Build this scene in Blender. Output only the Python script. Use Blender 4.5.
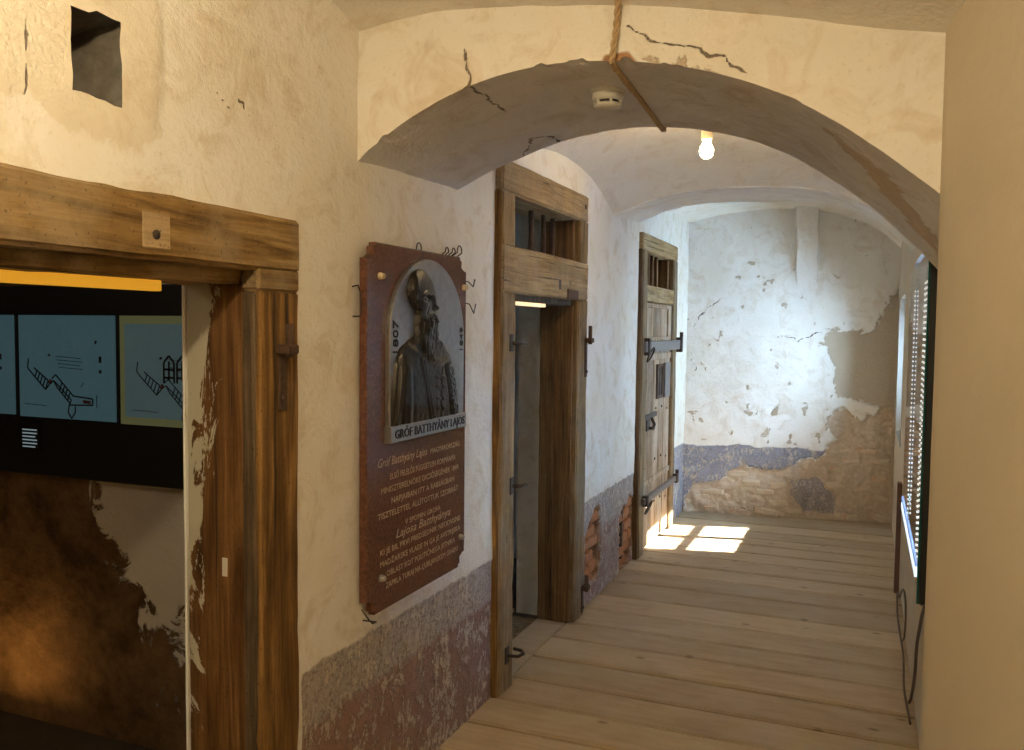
import bpy, bmesh, math, random
import numpy as np
from mathutils import Matrix, Vector

for o in list(bpy.data.objects):
    bpy.data.objects.remove(o, do_unlink=True)
S = bpy.context.scene
COL = S.collection
random.seed(7)
RNG = np.random.RandomState(11)

# ------------------------------------------------------------------ camera, sky, sun, exposure
def cam_axes(yaw, p, r):
    f = np.array([-math.sin(yaw)*math.cos(p), math.cos(yaw)*math.cos(p), math.sin(p)])
    rt = np.array([math.cos(yaw), math.sin(yaw), 0.0]); up = np.cross(rt, f)
    return rt*math.cos(r)+up*math.sin(r), -rt*math.sin(r)+up*math.cos(r), f
cd = bpy.data.cameras.new('camera'); cam = bpy.data.objects.new('camera', cd); COL.objects.link(cam)
a, b, c = cam_axes(math.radians(22.33), math.radians(-3.128), math.radians(0.613))
cam.matrix_world = Matrix(((a[0], b[0], -c[0], 0), (a[1], b[1], -c[1], 0), (a[2], b[2], -c[2], 1.6), (0, 0, 0, 1)))
cd.sensor_width = 36; cd.lens = 863/1024*36; cd.clip_start = 0.02
S.camera = cam

W = bpy.data.worlds.new('sky'); S.world = W; W.use_nodes = True
bg = W.node_tree.nodes['Background']
bg.inputs['Color'].default_value = (0.54, 0.75, 1.0, 1); bg.inputs['Strength'].default_value = 40.0
sd_ = bpy.data.lights.new('sun', 'SUN'); sd_.energy = 76; sd_.angle = 0.009; sd_.color = (1.0, 0.95, 0.88)
sun = bpy.data.objects.new('sun', sd_); COL.objects.link(sun)
sun.rotation_euler = Vector((-1.0, -0.22, -0.75)).to_track_quat('-Z', 'Y').to_euler()
sun.location = (6, 6, 6)
vs = S.view_settings
vs.view_transform = 'Standard'; vs.look = 'None'; vs.exposure = 0.22; vs.gamma = 1.0
vs.use_curve_mapping = False

BULB_NEAR = 760.0     # emission of the two bulbs behind the view
BULB_VIEW = 150.0      # emission of the bulb in the middle bay

# ------------------------------------------------------------------ noise helpers
def _hash(i, j, k, s):
    h = (i.astype(np.int64)*374761393 + j.astype(np.int64)*668265263 + k.astype(np.int64)*2147483647 + s*144665) & 0xffffffff
    h = ((h ^ (h >> 13))*1274126177) & 0xffffffff
    h = h ^ (h >> 16)
    return (h & 0xffff)/65535.0
def vnoise(P, s=0):
    P = np.asarray(P, float); F = np.floor(P).astype(np.int64); t = P-F; t = t*t*(3-2*t)
    out = 0
    for dx in (0, 1):
        for dy in (0, 1):
            for dz in (0, 1):
                w = (t[:, 0] if dx else 1-t[:, 0])*(t[:, 1] if dy else 1-t[:, 1])*(t[:, 2] if dz else 1-t[:, 2])
                out = out + w*_hash(F[:, 0]+dx, F[:, 1]+dy, F[:, 2]+dz, s)
    return out
def fbm(P, scale, octv=3, s=0):
    P = np.asarray(P, float)*scale; r = 0; amp = 0.5; tot = 0
    for i in range(octv):
        r = r + amp*vnoise(P*(2**i), s+i*17); tot += amp; amp *= .5
    return r/tot-0.5
def sstep(a, b, x):
    t = np.clip((x-a)/(b-a), 0, 1); return t*t*(3-2*t)
def seg_dist(U, V, poly, closed=True):
    n = len(poly); d = np.full(U.shape, 1e9)
    for i in range(n if closed else n-1):
        ax, ay = poly[i]; bx, by = poly[(i+1) % n]
        dx, dy = bx-ax, by-ay; L = dx*dx+dy*dy+1e-12
        t = np.clip(((U-ax)*dx+(V-ay)*dy)/L, 0, 1)
        d = np.minimum(d, np.hypot(U-ax-t*dx, V-ay-t*dy))
    return d
def crack_dist(U, V, poly):
    P = np.stack([U, V, U*0], 1)
    return seg_dist(U+fbm(P, 22, 3, 61)*.045, V+fbm(P, 22, 3, 62)*.045, poly, False)
def sdf_poly(U, V, poly):
    """signed distance, positive inside"""
    ins = np.zeros(U.shape, bool); n = len(poly)
    for i in range(n):
        ax, ay = poly[i]; bx, by = poly[(i+1) % n]
        c = ((ay > V) != (by > V)) & (U < (bx-ax)*(V-ay)/((by-ay) if by != ay else 1e-9)+ax)
        ins ^= c
    return np.where(ins, 1, -1)*seg_dist(U, V, poly)

# ------------------------------------------------------------------ object helpers
def tag(o, label=None, cat=None, group=None, kind=None):
    if label: o['label'] = label
    if cat: o['category'] = cat
    if group: o['group'] = group
    if kind: o['kind'] = kind
    return o
def link(name, me, mat=None, parent=None):
    o = bpy.data.objects.new(name, me); COL.objects.link(o)
    if mat is not None and not me.materials: me.materials.append(mat)
    if parent is not None: o.parent = parent
    return o
def empty(name, loc=(0, 0, 0)):
    """parent at the thing's base"""
    o = bpy.data.objects.new(name, None); COL.objects.link(o); o.location = loc; o.empty_display_size = .1
    return o
def adopt(o, parent):
    o.parent = parent
    o.matrix_parent_inverse = Matrix.Translation(-Vector(parent.location))
    return o
def mesh_from(name, V, F, smooth=False):
    me = bpy.data.meshes.new(name); me.from_pydata([tuple(v) for v in V], [], F); me.update()
    if smooth: me.polygons.foreach_set('use_smooth', [True]*len(me.polygons))
    return me
def mesh_grid(name, V, F4, smooth=True):
    """fast path for big quad grids: V (n,3) array, F4 (m,4) array"""
    me = bpy.data.meshes.new(name); n, m = len(V), len(F4)
    me.vertices.add(n); me.vertices.foreach_set('co', np.asarray(V, np.float32).ravel())
    me.loops.add(m*4); me.loops.foreach_set('vertex_index', np.asarray(F4, np.int32).ravel())
    me.polygons.add(m); me.polygons.foreach_set('loop_start', np.arange(0, m*4, 4, dtype=np.int32))
    me.polygons.foreach_set('loop_total', np.full(m, 4, np.int32))
    me.polygons.foreach_set('use_smooth', np.full(m, smooth))
    me.update(); me.validate(); return me
def attr(me, **kw):
    for k, v in kw.items():
        at = me.attributes.new(k, 'FLOAT', 'POINT'); at.data.foreach_set('value', np.asarray(v, np.float32).ravel())
def gridfaces(nu, nv, keep=None):
    i, j = np.meshgrid(np.arange(nu-1), np.arange(nv-1), indexing='ij')
    if keep is not None:
        i, j = i[keep], j[keep]
    i = i.ravel(); j = j.ravel()
    return np.stack([i*nv+j, (i+1)*nv+j, (i+1)*nv+j+1, i*nv+j+1], 1)
def lines(breaks, step):
    out = []
    for a, b in zip(breaks[:-1], breaks[1:]):
        n = max(1, int(math.ceil((b-a)/step))); out += list(np.linspace(a, b, n+1)[:-1])
    return np.array(out+[breaks[-1]])

def beam_mesh(name, lo, hi, seg=.07, rough=.003, bev=.006, seed=0):
    lo = np.array(lo, float); hi = np.array(hi, float); L = hi-lo
    axs = []
    for k in range(3):
        bv = min(bev, L[k]*.25); n = max(1, int(round((L[k]-2*bv)/seg)))
        axs.append(np.concatenate([[0], np.linspace(bv, L[k]-bv, n+1), [L[k]]]))
    n = [len(x) for x in axs]; idx = {}; V = []
    def vid(i, j, k):
        if (i, j, k) not in idx:
            idx[(i, j, k)] = len(V)
            q = [axs[0][i], axs[1][j], axs[2][k]]; e = [q_ in (0, L[m]) for m, q_ in enumerate(q)]
            if sum(e) >= 2:
                for m in range(3):
                    if e[m]: q[m] += (bev*.65 if q[m] == 0 else -bev*.65)*min(1, L[m]/(4*bev))
            V.append(q)
        return idx[(i, j, k)]
    F = []
    for ax in range(3):
        u, v = (ax+1) % 3, (ax+2) % 3
        for side in (0, n[ax]-1):
            for i in range(n[u]-1):
                for j in range(n[v]-1):
                    q = []
                    for (di, dj) in ((0, 0), (1, 0), (1, 1), (0, 1)):
                        c = [0, 0, 0]; c[ax] = side; c[u] = i+di; c[v] = j+dj; q.append(vid(*c))
                    F.append(q if side else q[::-1])
    V = np.array(V)+lo
    if rough > 0:
        P = V+seed*3.7
        V = V+np.stack([fbm(P, 9, 2, s) for s in (1, 2, 3)], 1)*2*rough
    return mesh_from(name, V, F)
_bs = [0]
def beam(name, lo, hi, mat, parent=None, **k):
    _bs[0] += 1
    return link(name, beam_mesh(name, lo, hi, seed=_bs[0], **k), mat, parent)
def tube_data(pts, r, n=8, closed=False):
    pts = [Vector(p) for p in pts]; V = []; F = []; m = len(pts); up = None
    rr = r if hasattr(r, '__len__') else [r]*m
    for i, p in enumerate(pts):
        t = (pts[min(i+1, m-1)]-pts[max(i-1, 0)]).normalized()
        if up is None: up = Vector((0, 0, 1)) if abs(t.z) < .9 else Vector((1, 0, 0))
        s = t.cross(up).normalized(); up = s.cross(t).normalized()
        for k in range(n):
            a = 2*math.pi*k/n; V.append(p+(s*math.cos(a)+up*math.sin(a))*rr[i])
    for i in range(m-1):
        for k in range(n):
            F.append([i*n+k, i*n+(k+1) % n, (i+1)*n+(k+1) % n, (i+1)*n+k])
    F.append(list(range(n))[::-1]); F.append([(m-1)*n+k for k in range(n)])
    return V, F
def tube(name, pts, r, mat, parent=None, n=8):
    V, F = tube_data(pts, r, n); me = mesh_from(name, V, F, True); return link(name, me, mat, parent)
def lathe(name, prof, mat, parent=None, loc=(0, 0, 0), n=24, axis='z'):
    V = []; F = []
    for r, z in prof:
        for k in range(n):
            a = 2*math.pi*k/n
            q = (r*math.cos(a), r*math.sin(a), z)
            if axis == 'x': q = (q[2], q[0], q[1])
            V.append((q[0]+loc[0], q[1]+loc[1], q[2]+loc[2]))
    m = len(prof)
    for i in range(m-1):
        for k in range(n): F.append([i*n+k, i*n+(k+1) % n, (i+1)*n+(k+1) % n, (i+1)*n+k])
    F.append(list(range(n))[::-1]); F.append([(m-1)*n+k for k in range(n)])
    return link(name, mesh_from(name, V, F, True), mat, parent)
def prism(name, outline, w0, w1, mapf, mat, parent=None, bev=0):
    """outline (u,v) polygon extruded from w0 to w1, mapf(u,v,w)->xyz"""
    bm = bmesh.new(); n = len(outline)
    lo = [bm.verts.new(mapf(u, v, w0)) for u, v in outline]; hi = [bm.verts.new(mapf(u, v, w1)) for u, v in outline]
    bm.faces.new(lo[::-1]); top = bm.faces.new(hi)
    for i in range(n): bm.faces.new((lo[i], lo[(i+1) % n], hi[(i+1) % n], hi[i]))
    bmesh.ops.recalc_face_normals(bm, faces=bm.faces)
    if bev: bmesh.ops.bevel(bm, geom=list(top.edges), offset=bev, segments=1, affect='EDGES')
    me = bpy.data.meshes.new(name); bm.to_mesh(me); bm.free()
    return link(name, me, mat, parent)

# ------------------------------------------------------------------ material helpers
class N:
    def __init__(s, name):
        s.m = bpy.data.materials.new(name); s.m.use_nodes = True; s.t = s.m.node_tree; s.t.nodes.clear()
        s.out = s.t.nodes.new('ShaderNodeOutputMaterial'); s.b = s.t.nodes.new('ShaderNodeBsdfPrincipled')
        s.t.links.new(s.b.outputs[0], s.out.inputs[0])
    def n(s, ty, **k):
        x = s.t.nodes.new('ShaderNode'+ty)
        for a, v in k.items(): setattr(x, a, v)
        return x
    def l(s, a, b): s.t.links.new(a, b)
    def put(s, sock, v):
        if isinstance(v, bpy.types.NodeSocket): s.l(v, sock)
        elif isinstance(v, (tuple, list)) and len(v) == 3 and sock.type == 'RGBA': sock.default_value = (*v, 1)
        else: sock.default_value = v
    def coord(s, which='Object'): return s.n('TexCoord').outputs[which]
    def noise(s, vec, scale, detail=4, rough=.55, dist=0):
        x = s.n('TexNoise'); s.l(vec, x.inputs['Vector']); x.inputs['Scale'].default_value = scale
        x.inputs['Detail'].default_value = detail; x.inputs['Roughness'].default_value = rough; x.inputs['Distortion'].default_value = dist
        return x.outputs['Fac']
    def math(s, op, a, b=0.0, c=None, clamp=False):
        x = s.n('Math', operation=op, use_clamp=clamp); s.put(x.inputs[0], a); s.put(x.inputs[1], b)
        if c is not None: s.put(x.inputs[2], c)
        return x.outputs[0]
    def rng(s, v, a, b, c=0.0, d=1.0, smooth=False):
        x = s.n('MapRange'); x.clamp = True
        if smooth: x.interpolation_type = 'SMOOTHSTEP'
        s.put(x.inputs[0], v); x.inputs[1].default_value = a; x.inputs[2].default_value = b; x.inputs[3].default_value = c; x.inputs[4].default_value = d
        return x.outputs[0]
    def mix(s, f, a, b, mode='MIX'):
        x = s.n('Mix', data_type='RGBA', blend_type=mode); s.put(x.inputs[0], f); s.put(x.inputs[6], a); s.put(x.inputs[7], b)
        return x.outputs[2]
    def ramp(s, f, stops):
        x = s.n('ValToRGB'); e = x.color_ramp.elements
        while len(e) < len(stops): e.new(.5)
        for k, (p, col) in enumerate(stops): e[k].position = p; e[k].color = (*col, 1)
        s.l(f, x.inputs[0]); return x.outputs[0]
    def attr(s, name):
        x = s.n('Attribute', attribute_name=name); return x.outputs['Fac']
    def bump(s, h, strength=.3, dist=.01):
        x = s.n('Bump'); s.l(h, x.inputs['Height']); x.inputs['Strength'].default_value = strength; x.inputs['Distance'].default_value = dist
        s.l(x.outputs[0], s.b.inputs['Normal'])
    def fin(s, col=None, rough=.8, metal=0.0, spec=.3):
        if col is not None: s.put(s.b.inputs['Base Color'], col)
        s.put(s.b.inputs['Roughness'], rough); s.put(s.b.inputs['Metallic'], metal)
        s.b.inputs['Specular IOR Level'].default_value = spec
        return s.m

def plaster(name, base=(.80, .745, .64), stain=(.60, .49, .34), wash=(.83, .80, .74), bumpk=.85, stain_amt=.55):
    k = N(name); v = k.coord()
    n1 = k.noise(v, 2.2, 6, .6, .4); n2 = k.noise(v, 15, 6, .62); n3 = k.noise(v, 70, 4, .6); n4 = k.noise(v, 7, 7, .68, .8)
    col = k.mix(k.rng(n1, .38, .62), base, wash)
    col = k.mix(k.math('MULTIPLY', k.rng(n4, .50, .66), stain_amt), col, stain)
    col = k.mix(k.math('MULTIPLY', k.rng(n3, .60, .70), .35), col, stain)
    # old-plaster patch around the niche
    pt = k.rng(k.math('ADD', k.attr('patch'), k.math('MULTIPLY', k.math('SUBTRACT', n2, .5), .10)), -.004, .004)
    col = k.mix(k.math('MULTIPLY', pt, .45), col, k.mix(n4, (.74, .65, .48), (.60, .50, .33)))
    # painted dado, flaking
    nd = k.math('MULTIPLY', k.math('SUBTRACT', n2, .5), .05)
    dado = k.rng(k.math('ADD', k.attr('dado'), nd), -.004, .006)
    sx = k.n('Mapping'); k.l(v, sx.inputs[0]); sx.inputs['Scale'].default_value = (1, 1, .6)
    fl = k.math('ADD', k.math('MULTIPLY', k.noise(sx.outputs[0], 38, 8, .72, .25), .62), k.math('MULTIPLY', n4, .38))
    red = k.mix(k.noise(v, 9, 5), (.255, .135, .110), (.37, .255, .21))
    gry = k.mix(k.noise(v, 11, 5), (.38, .335, .31), (.52, .455, .40))
    blu = k.mix(k.noise(v, 13, 5), (.20, .215, .29), (.44, .44, .50))
    dm = k.rng(k.math('ADD', k.attr('dmix'), k.math('MULTIPLY', k.math('SUBTRACT', n4, .5), .9)), .35, .6)
    dcol = k.mix(dm, gry, red)
    dcol = k.mix(k.rng(k.attr('blue'), .3, .7), dcol, blu)
    dcol = k.mix(k.math('MULTIPLY', k.rng(fl, .505, .545), .75), dcol, (.66, .58, .48))
    dcol = k.mix(k.math('MULTIPLY', k.rng(n3, .52, .60), .5), dcol, (.20, .15, .15))
    col = k.mix(dado, col, dcol)
    # bare mortar where the plaster has come off
    ba = k.rng(k.math('ADD', k.attr('bare'), k.math('MULTIPLY', k.math('SUBTRACT', n4, .5), .22)), -.004, .006)
    bcol = k.mix(k.noise(v, 26, 6, .7), (.36, .27, .19), (.80, .67, .53))
    bcol = k.mix(k.rng(k.attr('rough'), .2, .8), k.mix(n2, (.46, .39, .29), (.56, .48, .38)), bcol)
    col = k.mix(ba, col, bcol)
    hol = k.rng(k.attr('hole'), -.010, -.003)
    col = k.mix(hol, col, k.mix(k.rng(n2, .35, .65), (.20, .085, .035), (.48, .29, .16)))
    # cracks
    cr = k.math('SUBTRACT', k.attr('crack'), k.math('MULTIPLY', k.math('SUBTRACT', n3, .5), .006))
    cm = k.rng(cr, .0028, .0046, 1, 0)
    col = k.mix(k.math('MULTIPLY', cm, .85), col, (.13, .09, .06))
    h = k.math('ADD', k.math('MULTIPLY', n2, .5), k.math('MULTIPLY', n3, .22))
    h = k.math('ADD', h, k.math('MULTIPLY', n4, .6))
    h = k.math('SUBTRACT', h, k.math('MULTIPLY', dado, k.math('MULTIPLY', k.rng(fl, .50, .55), -.45)))
    h = k.math('SUBTRACT', h, k.math('MULTIPLY', cm, .8))
    h = k.math('ADD', h, k.math('MULTIPLY', ba, k.math('MULTIPLY', k.noise(v, 40, 6, .7), .6)))
    k.bump(h, bumpk, .014)
    return k.fin(col, .92, 0, .15)

def wood(name, axis, stops, k1=.5, dark=.8, grey=None, bumpk=.5, paint=None, rnd=.35, rough=.75, knots=True, across=26, fibre=.55):
    """stops: three colours of the grain; axis 0/1/2 = grain direction"""
    k = N(name); oi = k.n('ObjectInfo'); co = k.coord()
    ad = k.n('VectorMath', operation='MULTIPLY_ADD'); cx = k.n('CombineXYZ')
    for q in range(3): k.l(oi.outputs['Random'], cx.inputs[q])
    k.l(cx.outputs[0], ad.inputs[0]); ad.inputs[1].default_value = (7.3, 5.1, 3.7); k.l(co, ad.inputs[2]); v = ad.outputs[0]
    def st(al, ac):
        mp = k.n('Mapping'); k.l(v, mp.inputs[0]); sc = [ac]*3; sc[axis] = al; mp.inputs['Scale'].default_value = sc; return mp.outputs[0]
    g1 = k.noise(st(1.1, across*.55), 1, 5, .6, 1.3); g2 = k.noise(st(4, across*4.5), 1, 4, .65, .2); blot = k.noise(v, 4.5, 5, .6)
    g3 = k.noise(st(.9, across*1.6), 1, 3, .5, .6)
    col = k.ramp(g1, [(.30, stops[0]), (.5, stops[1]), (.70, stops[2])])
    col = k.mix(k.math('MULTIPLY', k.rng(g2, .38, .62), fibre), col, k.mix(1.0, col, (.42, .38, .34), 'MULTIPLY'))
    if grey: col = k.mix(k.math('MULTIPLY', k.rng(blot, .44, .60), grey[1]), col, grey[0])
    crk = k.rng(g3, .30, .345, 1, 0)
    col = k.mix(k.math('MULTIPLY', crk, dark), col, (.035, .022, .013))
    if knots:
        mp = st(5.0, 9.0); vo = k.n('TexVoronoi'); k.l(mp, vo.inputs['Vector']); vo.inputs['Scale'].default_value = .7
        kn = k.rng(vo.outputs['Distance'], .04, .11, 1, 0)
        col = k.mix(k.math('MULTIPLY', kn, .55), col, (.07, .04, .022))
    wh = k.noise(v, 130, 2, .5); col = k.mix(k.math('MULTIPLY', k.rng(wh, .66, .70), .7*dark), col, (.03, .018, .01))
    col = k.mix(k.math('MULTIPLY', k.rng(k.noise(v, 11, 6, .7), .42, .66), .45*dark), col, k.mix(1.0, col, (.45, .40, .34), 'MULTIPLY'))
    hsv = k.n('HueSaturation'); k.l(col, hsv.inputs['Color']); k.l(k.rng(oi.outputs['Random'], 0, 1, 1-rnd/2, 1+rnd/2), hsv.inputs['Value']); col = hsv.outputs[0]
    h = k.math('ADD', k.math('MULTIPLY', g2, .45), k.math('MULTIPLY', g1, .6)); h = k.math('SUBTRACT', h, k.math('MULTIPLY', crk, .6))
    if paint:
        pn = k.noise(st(4.5, 13), 1, 9, .72, 1.2)
        sp = k.n('SeparateXYZ'); k.l(co, sp.inputs[0])
        gr = k.rng(sp.outputs[0], paint[1], paint[2], .15, -.24)
        hz = k.rng(sp.outputs[2], .2, 1.6, -.17, .05)
        pm = k.rng(k.math('ADD', k.math('ADD', pn, gr), hz), .53, .545)
        col = k.mix(pm, col, k.mix(blot, paint[0], tuple(c*.78 for c in paint[0]))); h = k.math('ADD', h, k.math('MULTIPLY', pm, .7))
    k.bump(h, bumpk, .008)
    return k.fin(col, rough, 0, .25)

def simple(name, col, rough=.5, metal=0.0, var=.25, scale=30, bumpk=.15, spec=.4):
    k = N(name); v = k.coord(); n = k.noise(v, scale, 5, .6)
    cc = k.mix(n, tuple(c*(1-var) for c in col), tuple(min(1, c*(1+var)) for c in col)); k.bump(n, bumpk, .004)
    return k.fin(cc, rough, metal, spec)
def emis(name, col, st, base=None):
    k = N(name); k.fin(base or col, .6); k.b.inputs['Emission Color'].default_value = (*col, 1); k.b.inputs['Emission Strength'].default_value = st
    return k.m

M = {}
M['plaster'] = plaster('plaster_lime')
M['plaster_vault'] = plaster('plaster_vault', base=(.82, .79, .72), wash=(.77, .73, .65), stain_amt=.4)
M['plaster_arch'] = plaster('plaster_arch_soffit', base=(.78, .765, .75), wash=(.66, .645, .63), stain=(.44, .385, .31), stain_amt=.5)
M['plaster_far'] = plaster('plaster_whitewash', base=(.80, .775, .72), wash=(.86, .85, .82), stain=(.62, .53, .41), stain_amt=.5, bumpk=.95)
M['plaster_smooth'] = plaster('plaster_smooth', base=(.52, .455, .345), wash=(.56, .49, .37), stain_amt=.2, bumpk=.22)
WN = ((.045, .022, .007), (.175, .092, .026), (.37, .215, .068))
WL = ((.10, .055, .016), (.30, .182, .060), (.50, .335, .14))
M['wood_y'] = wood('oak_lintel', 1, WL, grey=((.36, .27, .16), .6))
M['wood_z'] = wood('oak_post', 2, WN)
M['wood_zl'] = wood('oak_post_light', 2, ((.12, .075, .028), (.27, .175, .078), (.42, .295, .15)), grey=((0.259, 0.202, 0.137), .5))
M['wood_yl'] = wood('oak_rail_light', 1, ((.20, .125, .050), (.38, .255, .115), (.54, .39, .20)), grey=((0.323, 0.246, 0.162), .5))
M['wood_dark'] = wood('oak_weathered_dark', 2, ((.05, .036, .024), (.12, .085, .05), (.20, .15, .095)), dark=.9)
M['wood_jamb'] = wood('oak_jamb', 2, ((0.080, 0.044, 0.020), (0.176, 0.100, 0.044), (0.264, 0.168, 0.080)))
M['wood_paint'] = wood('oak_peeling_paint', 2, ((.07, .030, .009), (.17, .080, .024), (.30, .165, .055)), paint=((.50, .47, .36), -1.70, -1.52))
M['wood_door'] = wood('door_boards', 2, ((.20, .125, .07), (.38, .255, .155), (.54, .40, .27)), grey=((.42, .36, .30), .5), rnd=.45)
M['plank'] = wood('floor_plank', 0, ((.43, .325, .205), (.485, .37, .24), (.53, .415, .28)), grey=((.49, .40, .285), .4), dark=.08, bumpk=.10, rnd=.24, rough=.6, across=7, fibre=.22)
M['iron'] = simple('wrought_iron', (.055, .042, .035), .62, .5, .5, 60, .4)
M['iron_rust'] = simple('rusty_iron', (.085, .05, .032), .75, .3, .6, 60, .5)
M['steel'] = simple('grey_steel_strap', (.17, .15, .14), .55, .5, .4, 40, .3)
M['brick'] = simple('red_brick', (.44, .19, .085), .9, 0, .45, 22, .6, .15)
def far_brick():
    k = N('mortar_smeared_brick'); v = k.coord(); oi = k.n('ObjectInfo')
    n = k.noise(v, 24, 6, .65); n2 = k.noise(v, 9, 5, .7)
    col = k.mix(n, (.54, .33, .20), (.74, .55, .40))
    m = k.rng(k.math('ADD', n2, k.math('MULTIPLY', oi.outputs['Random'], .26)), .46, .62)
    col = k.mix(m, col, k.mix(n, (.52, .42, .30), (.76, .65, .51)))
    k.bump(n, .8, .012); return k.fin(col, .95, 0, .1)
M['brick_far'] = far_brick()
M['stone'] = simple('grey_niche_stone', (.13, .115, .095), .95, 0, .6, 26, .9, .1)
M['black'] = simple('black_panel', (.012, .012, .012), .5, 0, .2, 10, .05)
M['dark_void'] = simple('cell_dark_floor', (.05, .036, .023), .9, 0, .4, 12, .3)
M['white_pl'] = simple('white_plastic_shaded', (.62, .60, .52), .45, 0, .04, 10, .03)
M['white_paint'] = simple('white_window_paint', (.80, .80, .78), .5, 0, .06, 12, .08)
M['porcelain'] = simple('lampholder_cream', (.62, .50, .33), .4, 0, .06, 10, .03)
M['reveal'] = simple('window_reveal_plaster', (.42, .41, .385), .9, 0, .12, 14, .2, .1)
M['black_pl'] = simple('dark_cable_sheath', (.10, .065, .04), .5, 0, .1, 10, .03)
M['cord'] = simple('cloth_cord', (.50, .36, .20), .9, 0, .3, 160, .4)
M['gold_ink'] = simple('incised_letter_fill', (.44, .29, .17), .6, 0, .15, 60, .05)
M['brown_paint'] = simple('brown_painted_steel', (.12, .06, .045), .5, 0, .2, 20, .1)

def granite():
    k = N('polished_red_granite'); v = k.coord(); n = k.noise(v, 95, 5, .7); n2 = k.noise(v, 22, 4, .6)
    col = k.ramp(n, [(.30, (.055, .021, .013)), (.5, (.115, .045, .026)), (.72, (.19, .085, .052))]); col = k.mix(k.math('MULTIPLY', n2, .4), col, (.10, .040, .024))
    return k.fin(col, .16, 0, .5)
M['granite'] = granite()
def bronze(name, col, rough):
    k = N(name); v = k.coord(); n = k.noise(v, 40, 5, .65); n2 = k.noise(v, 160, 3, .6)
    cc = k.mix(n, tuple(c*.55 for c in col), tuple(c*1.25 for c in col)); k.bump(n2, .12, .003)
    return k.fin(cc, rough, .85, .5)
M['bronze'] = bronze('bronze_relief', (.048, .043, .037), .34)
M['bronze_plate'] = bronze('bronze_backplate', (.37, .365, .355), .36)
M['bronze_dark'] = bronze('bronze_letter', (.045, .04, .035), .5)
def glass_mat():
    k = N('display_glass'); t = k.n('BsdfTransparent'); t.inputs[0].default_value = (.93, .97, .96, 1)
    g = k.n('BsdfGlossy'); g.inputs['Roughness'].default_value = .01; f = k.n('Fresnel'); f.inputs[0].default_value = 1.5
    mx = k.n('MixShader'); k.l(f.outputs[0], mx.inputs[0]); k.l(t.outputs[0], mx.inputs[1]); k.l(g.outputs[0], mx.inputs[2]); k.l(mx.outputs[0], k.out.inputs[0])
    return k.m
M['glass'] = glass_mat()
M['glass_edge'] = simple('green_glass_edge', (.008, .09, .085), .12, 0, .1, 10, 0)
def blind_mat():
    k = N('cool_diffuser_fabric'); d = k.n('BsdfDiffuse'); d.inputs[0].default_value = (.62, .70, .80, 1)  # bluish fabric of the added blind, tinted to cool the diffused daylight
    t = k.n('BsdfTranslucent'); t.inputs[0].default_value = (.33, .39, .49, 1); mx = k.n('MixShader'); mx.inputs[0].default_value = .6
    k.l(d.outputs[0], mx.inputs[1]); k.l(t.outputs[0], mx.inputs[2]); k.l(mx.outputs[0], k.out.inputs[0]); return k.m
M['blind'] = blind_mat()
M['bulb_view'] = emis('bulb_glass_lit', (1.0, .74, .40), BULB_VIEW, (1, .9, .7))
M['bulb_near'] = emis('bulb_glass_lit_bright', (1.0, .79, .49), BULB_NEAR, (1, .9, .7))
M['bulb_fill_cell'] = emis('bulb_glass_fill', (1.0, .82, .60), 120, (1, .9, .7))
M['led'] = emis('led_dot', (.80, .90, 1.0), .75, (1, 1, 1))
M['led_blue'] = emis('led_bar_cool', (.72, .86, 1.0), .9, (.8, .9, 1))
M['led_blue_dim'] = emis('led_bar_blue', (.25, .45, .95), .4, (.4, .5, .8))
M['strip_yellow'] = emis('amber_light_strip', (1.0, .45, .03), .46, (.6, .35, .05))
M['strip_cream'] = emis('warm_light_strip', (1.0, .74, .36), .85, (.8, .7, .5))

XL, XR = -1.46, .235
CO_ZERO = dict(patch=-1, dado=-1, dmix=0, blue=0, bare=-1, rough=0, hole=-1, crack=1)
def cattr(me, n, **kw):
    for k, d in CO_ZERO.items():
        attr(me, **{k: kw.get(k, np.full(n, float(d)))})

# ------------------------------------------------------------------ floor
floor = beam('floor', (-1.85, -3.1, -.16), (.75, 8.1, -.045), M['dark_void'], seg=.6, rough=0)
tag(floor, 'wide worn timber boards laid across the corridor', 'floor', kind='structure')
PB = [-3.0+.27*i for i in range(22)]
PB = [y for y in PB if y < 2.5]+[2.62, 2.87, 3.12, 3.37, 3.62, 3.90, 4.17, 4.42, 4.68, 4.97, 5.28, 5.54, 5.80, 6.08, 6.33, 6.58, 6.80, 7.05, 7.32, 7.62, 7.93]
for i, (y0, y1) in enumerate(zip(PB[:-1], PB[1:])):
    g = random.uniform(.008, .0135); dz = random.uniform(-.007, .001)
    x0 = -1.475; x1 = .26 if y0 > 2.2 else (.62 if y0 < 1.0 else .5)
    p = beam('plank', (x0, y0+g, -.045), (x1, y1-g, dz), M['plank'], floor, seg=.22, rough=.0014, bev=.007)

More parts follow.
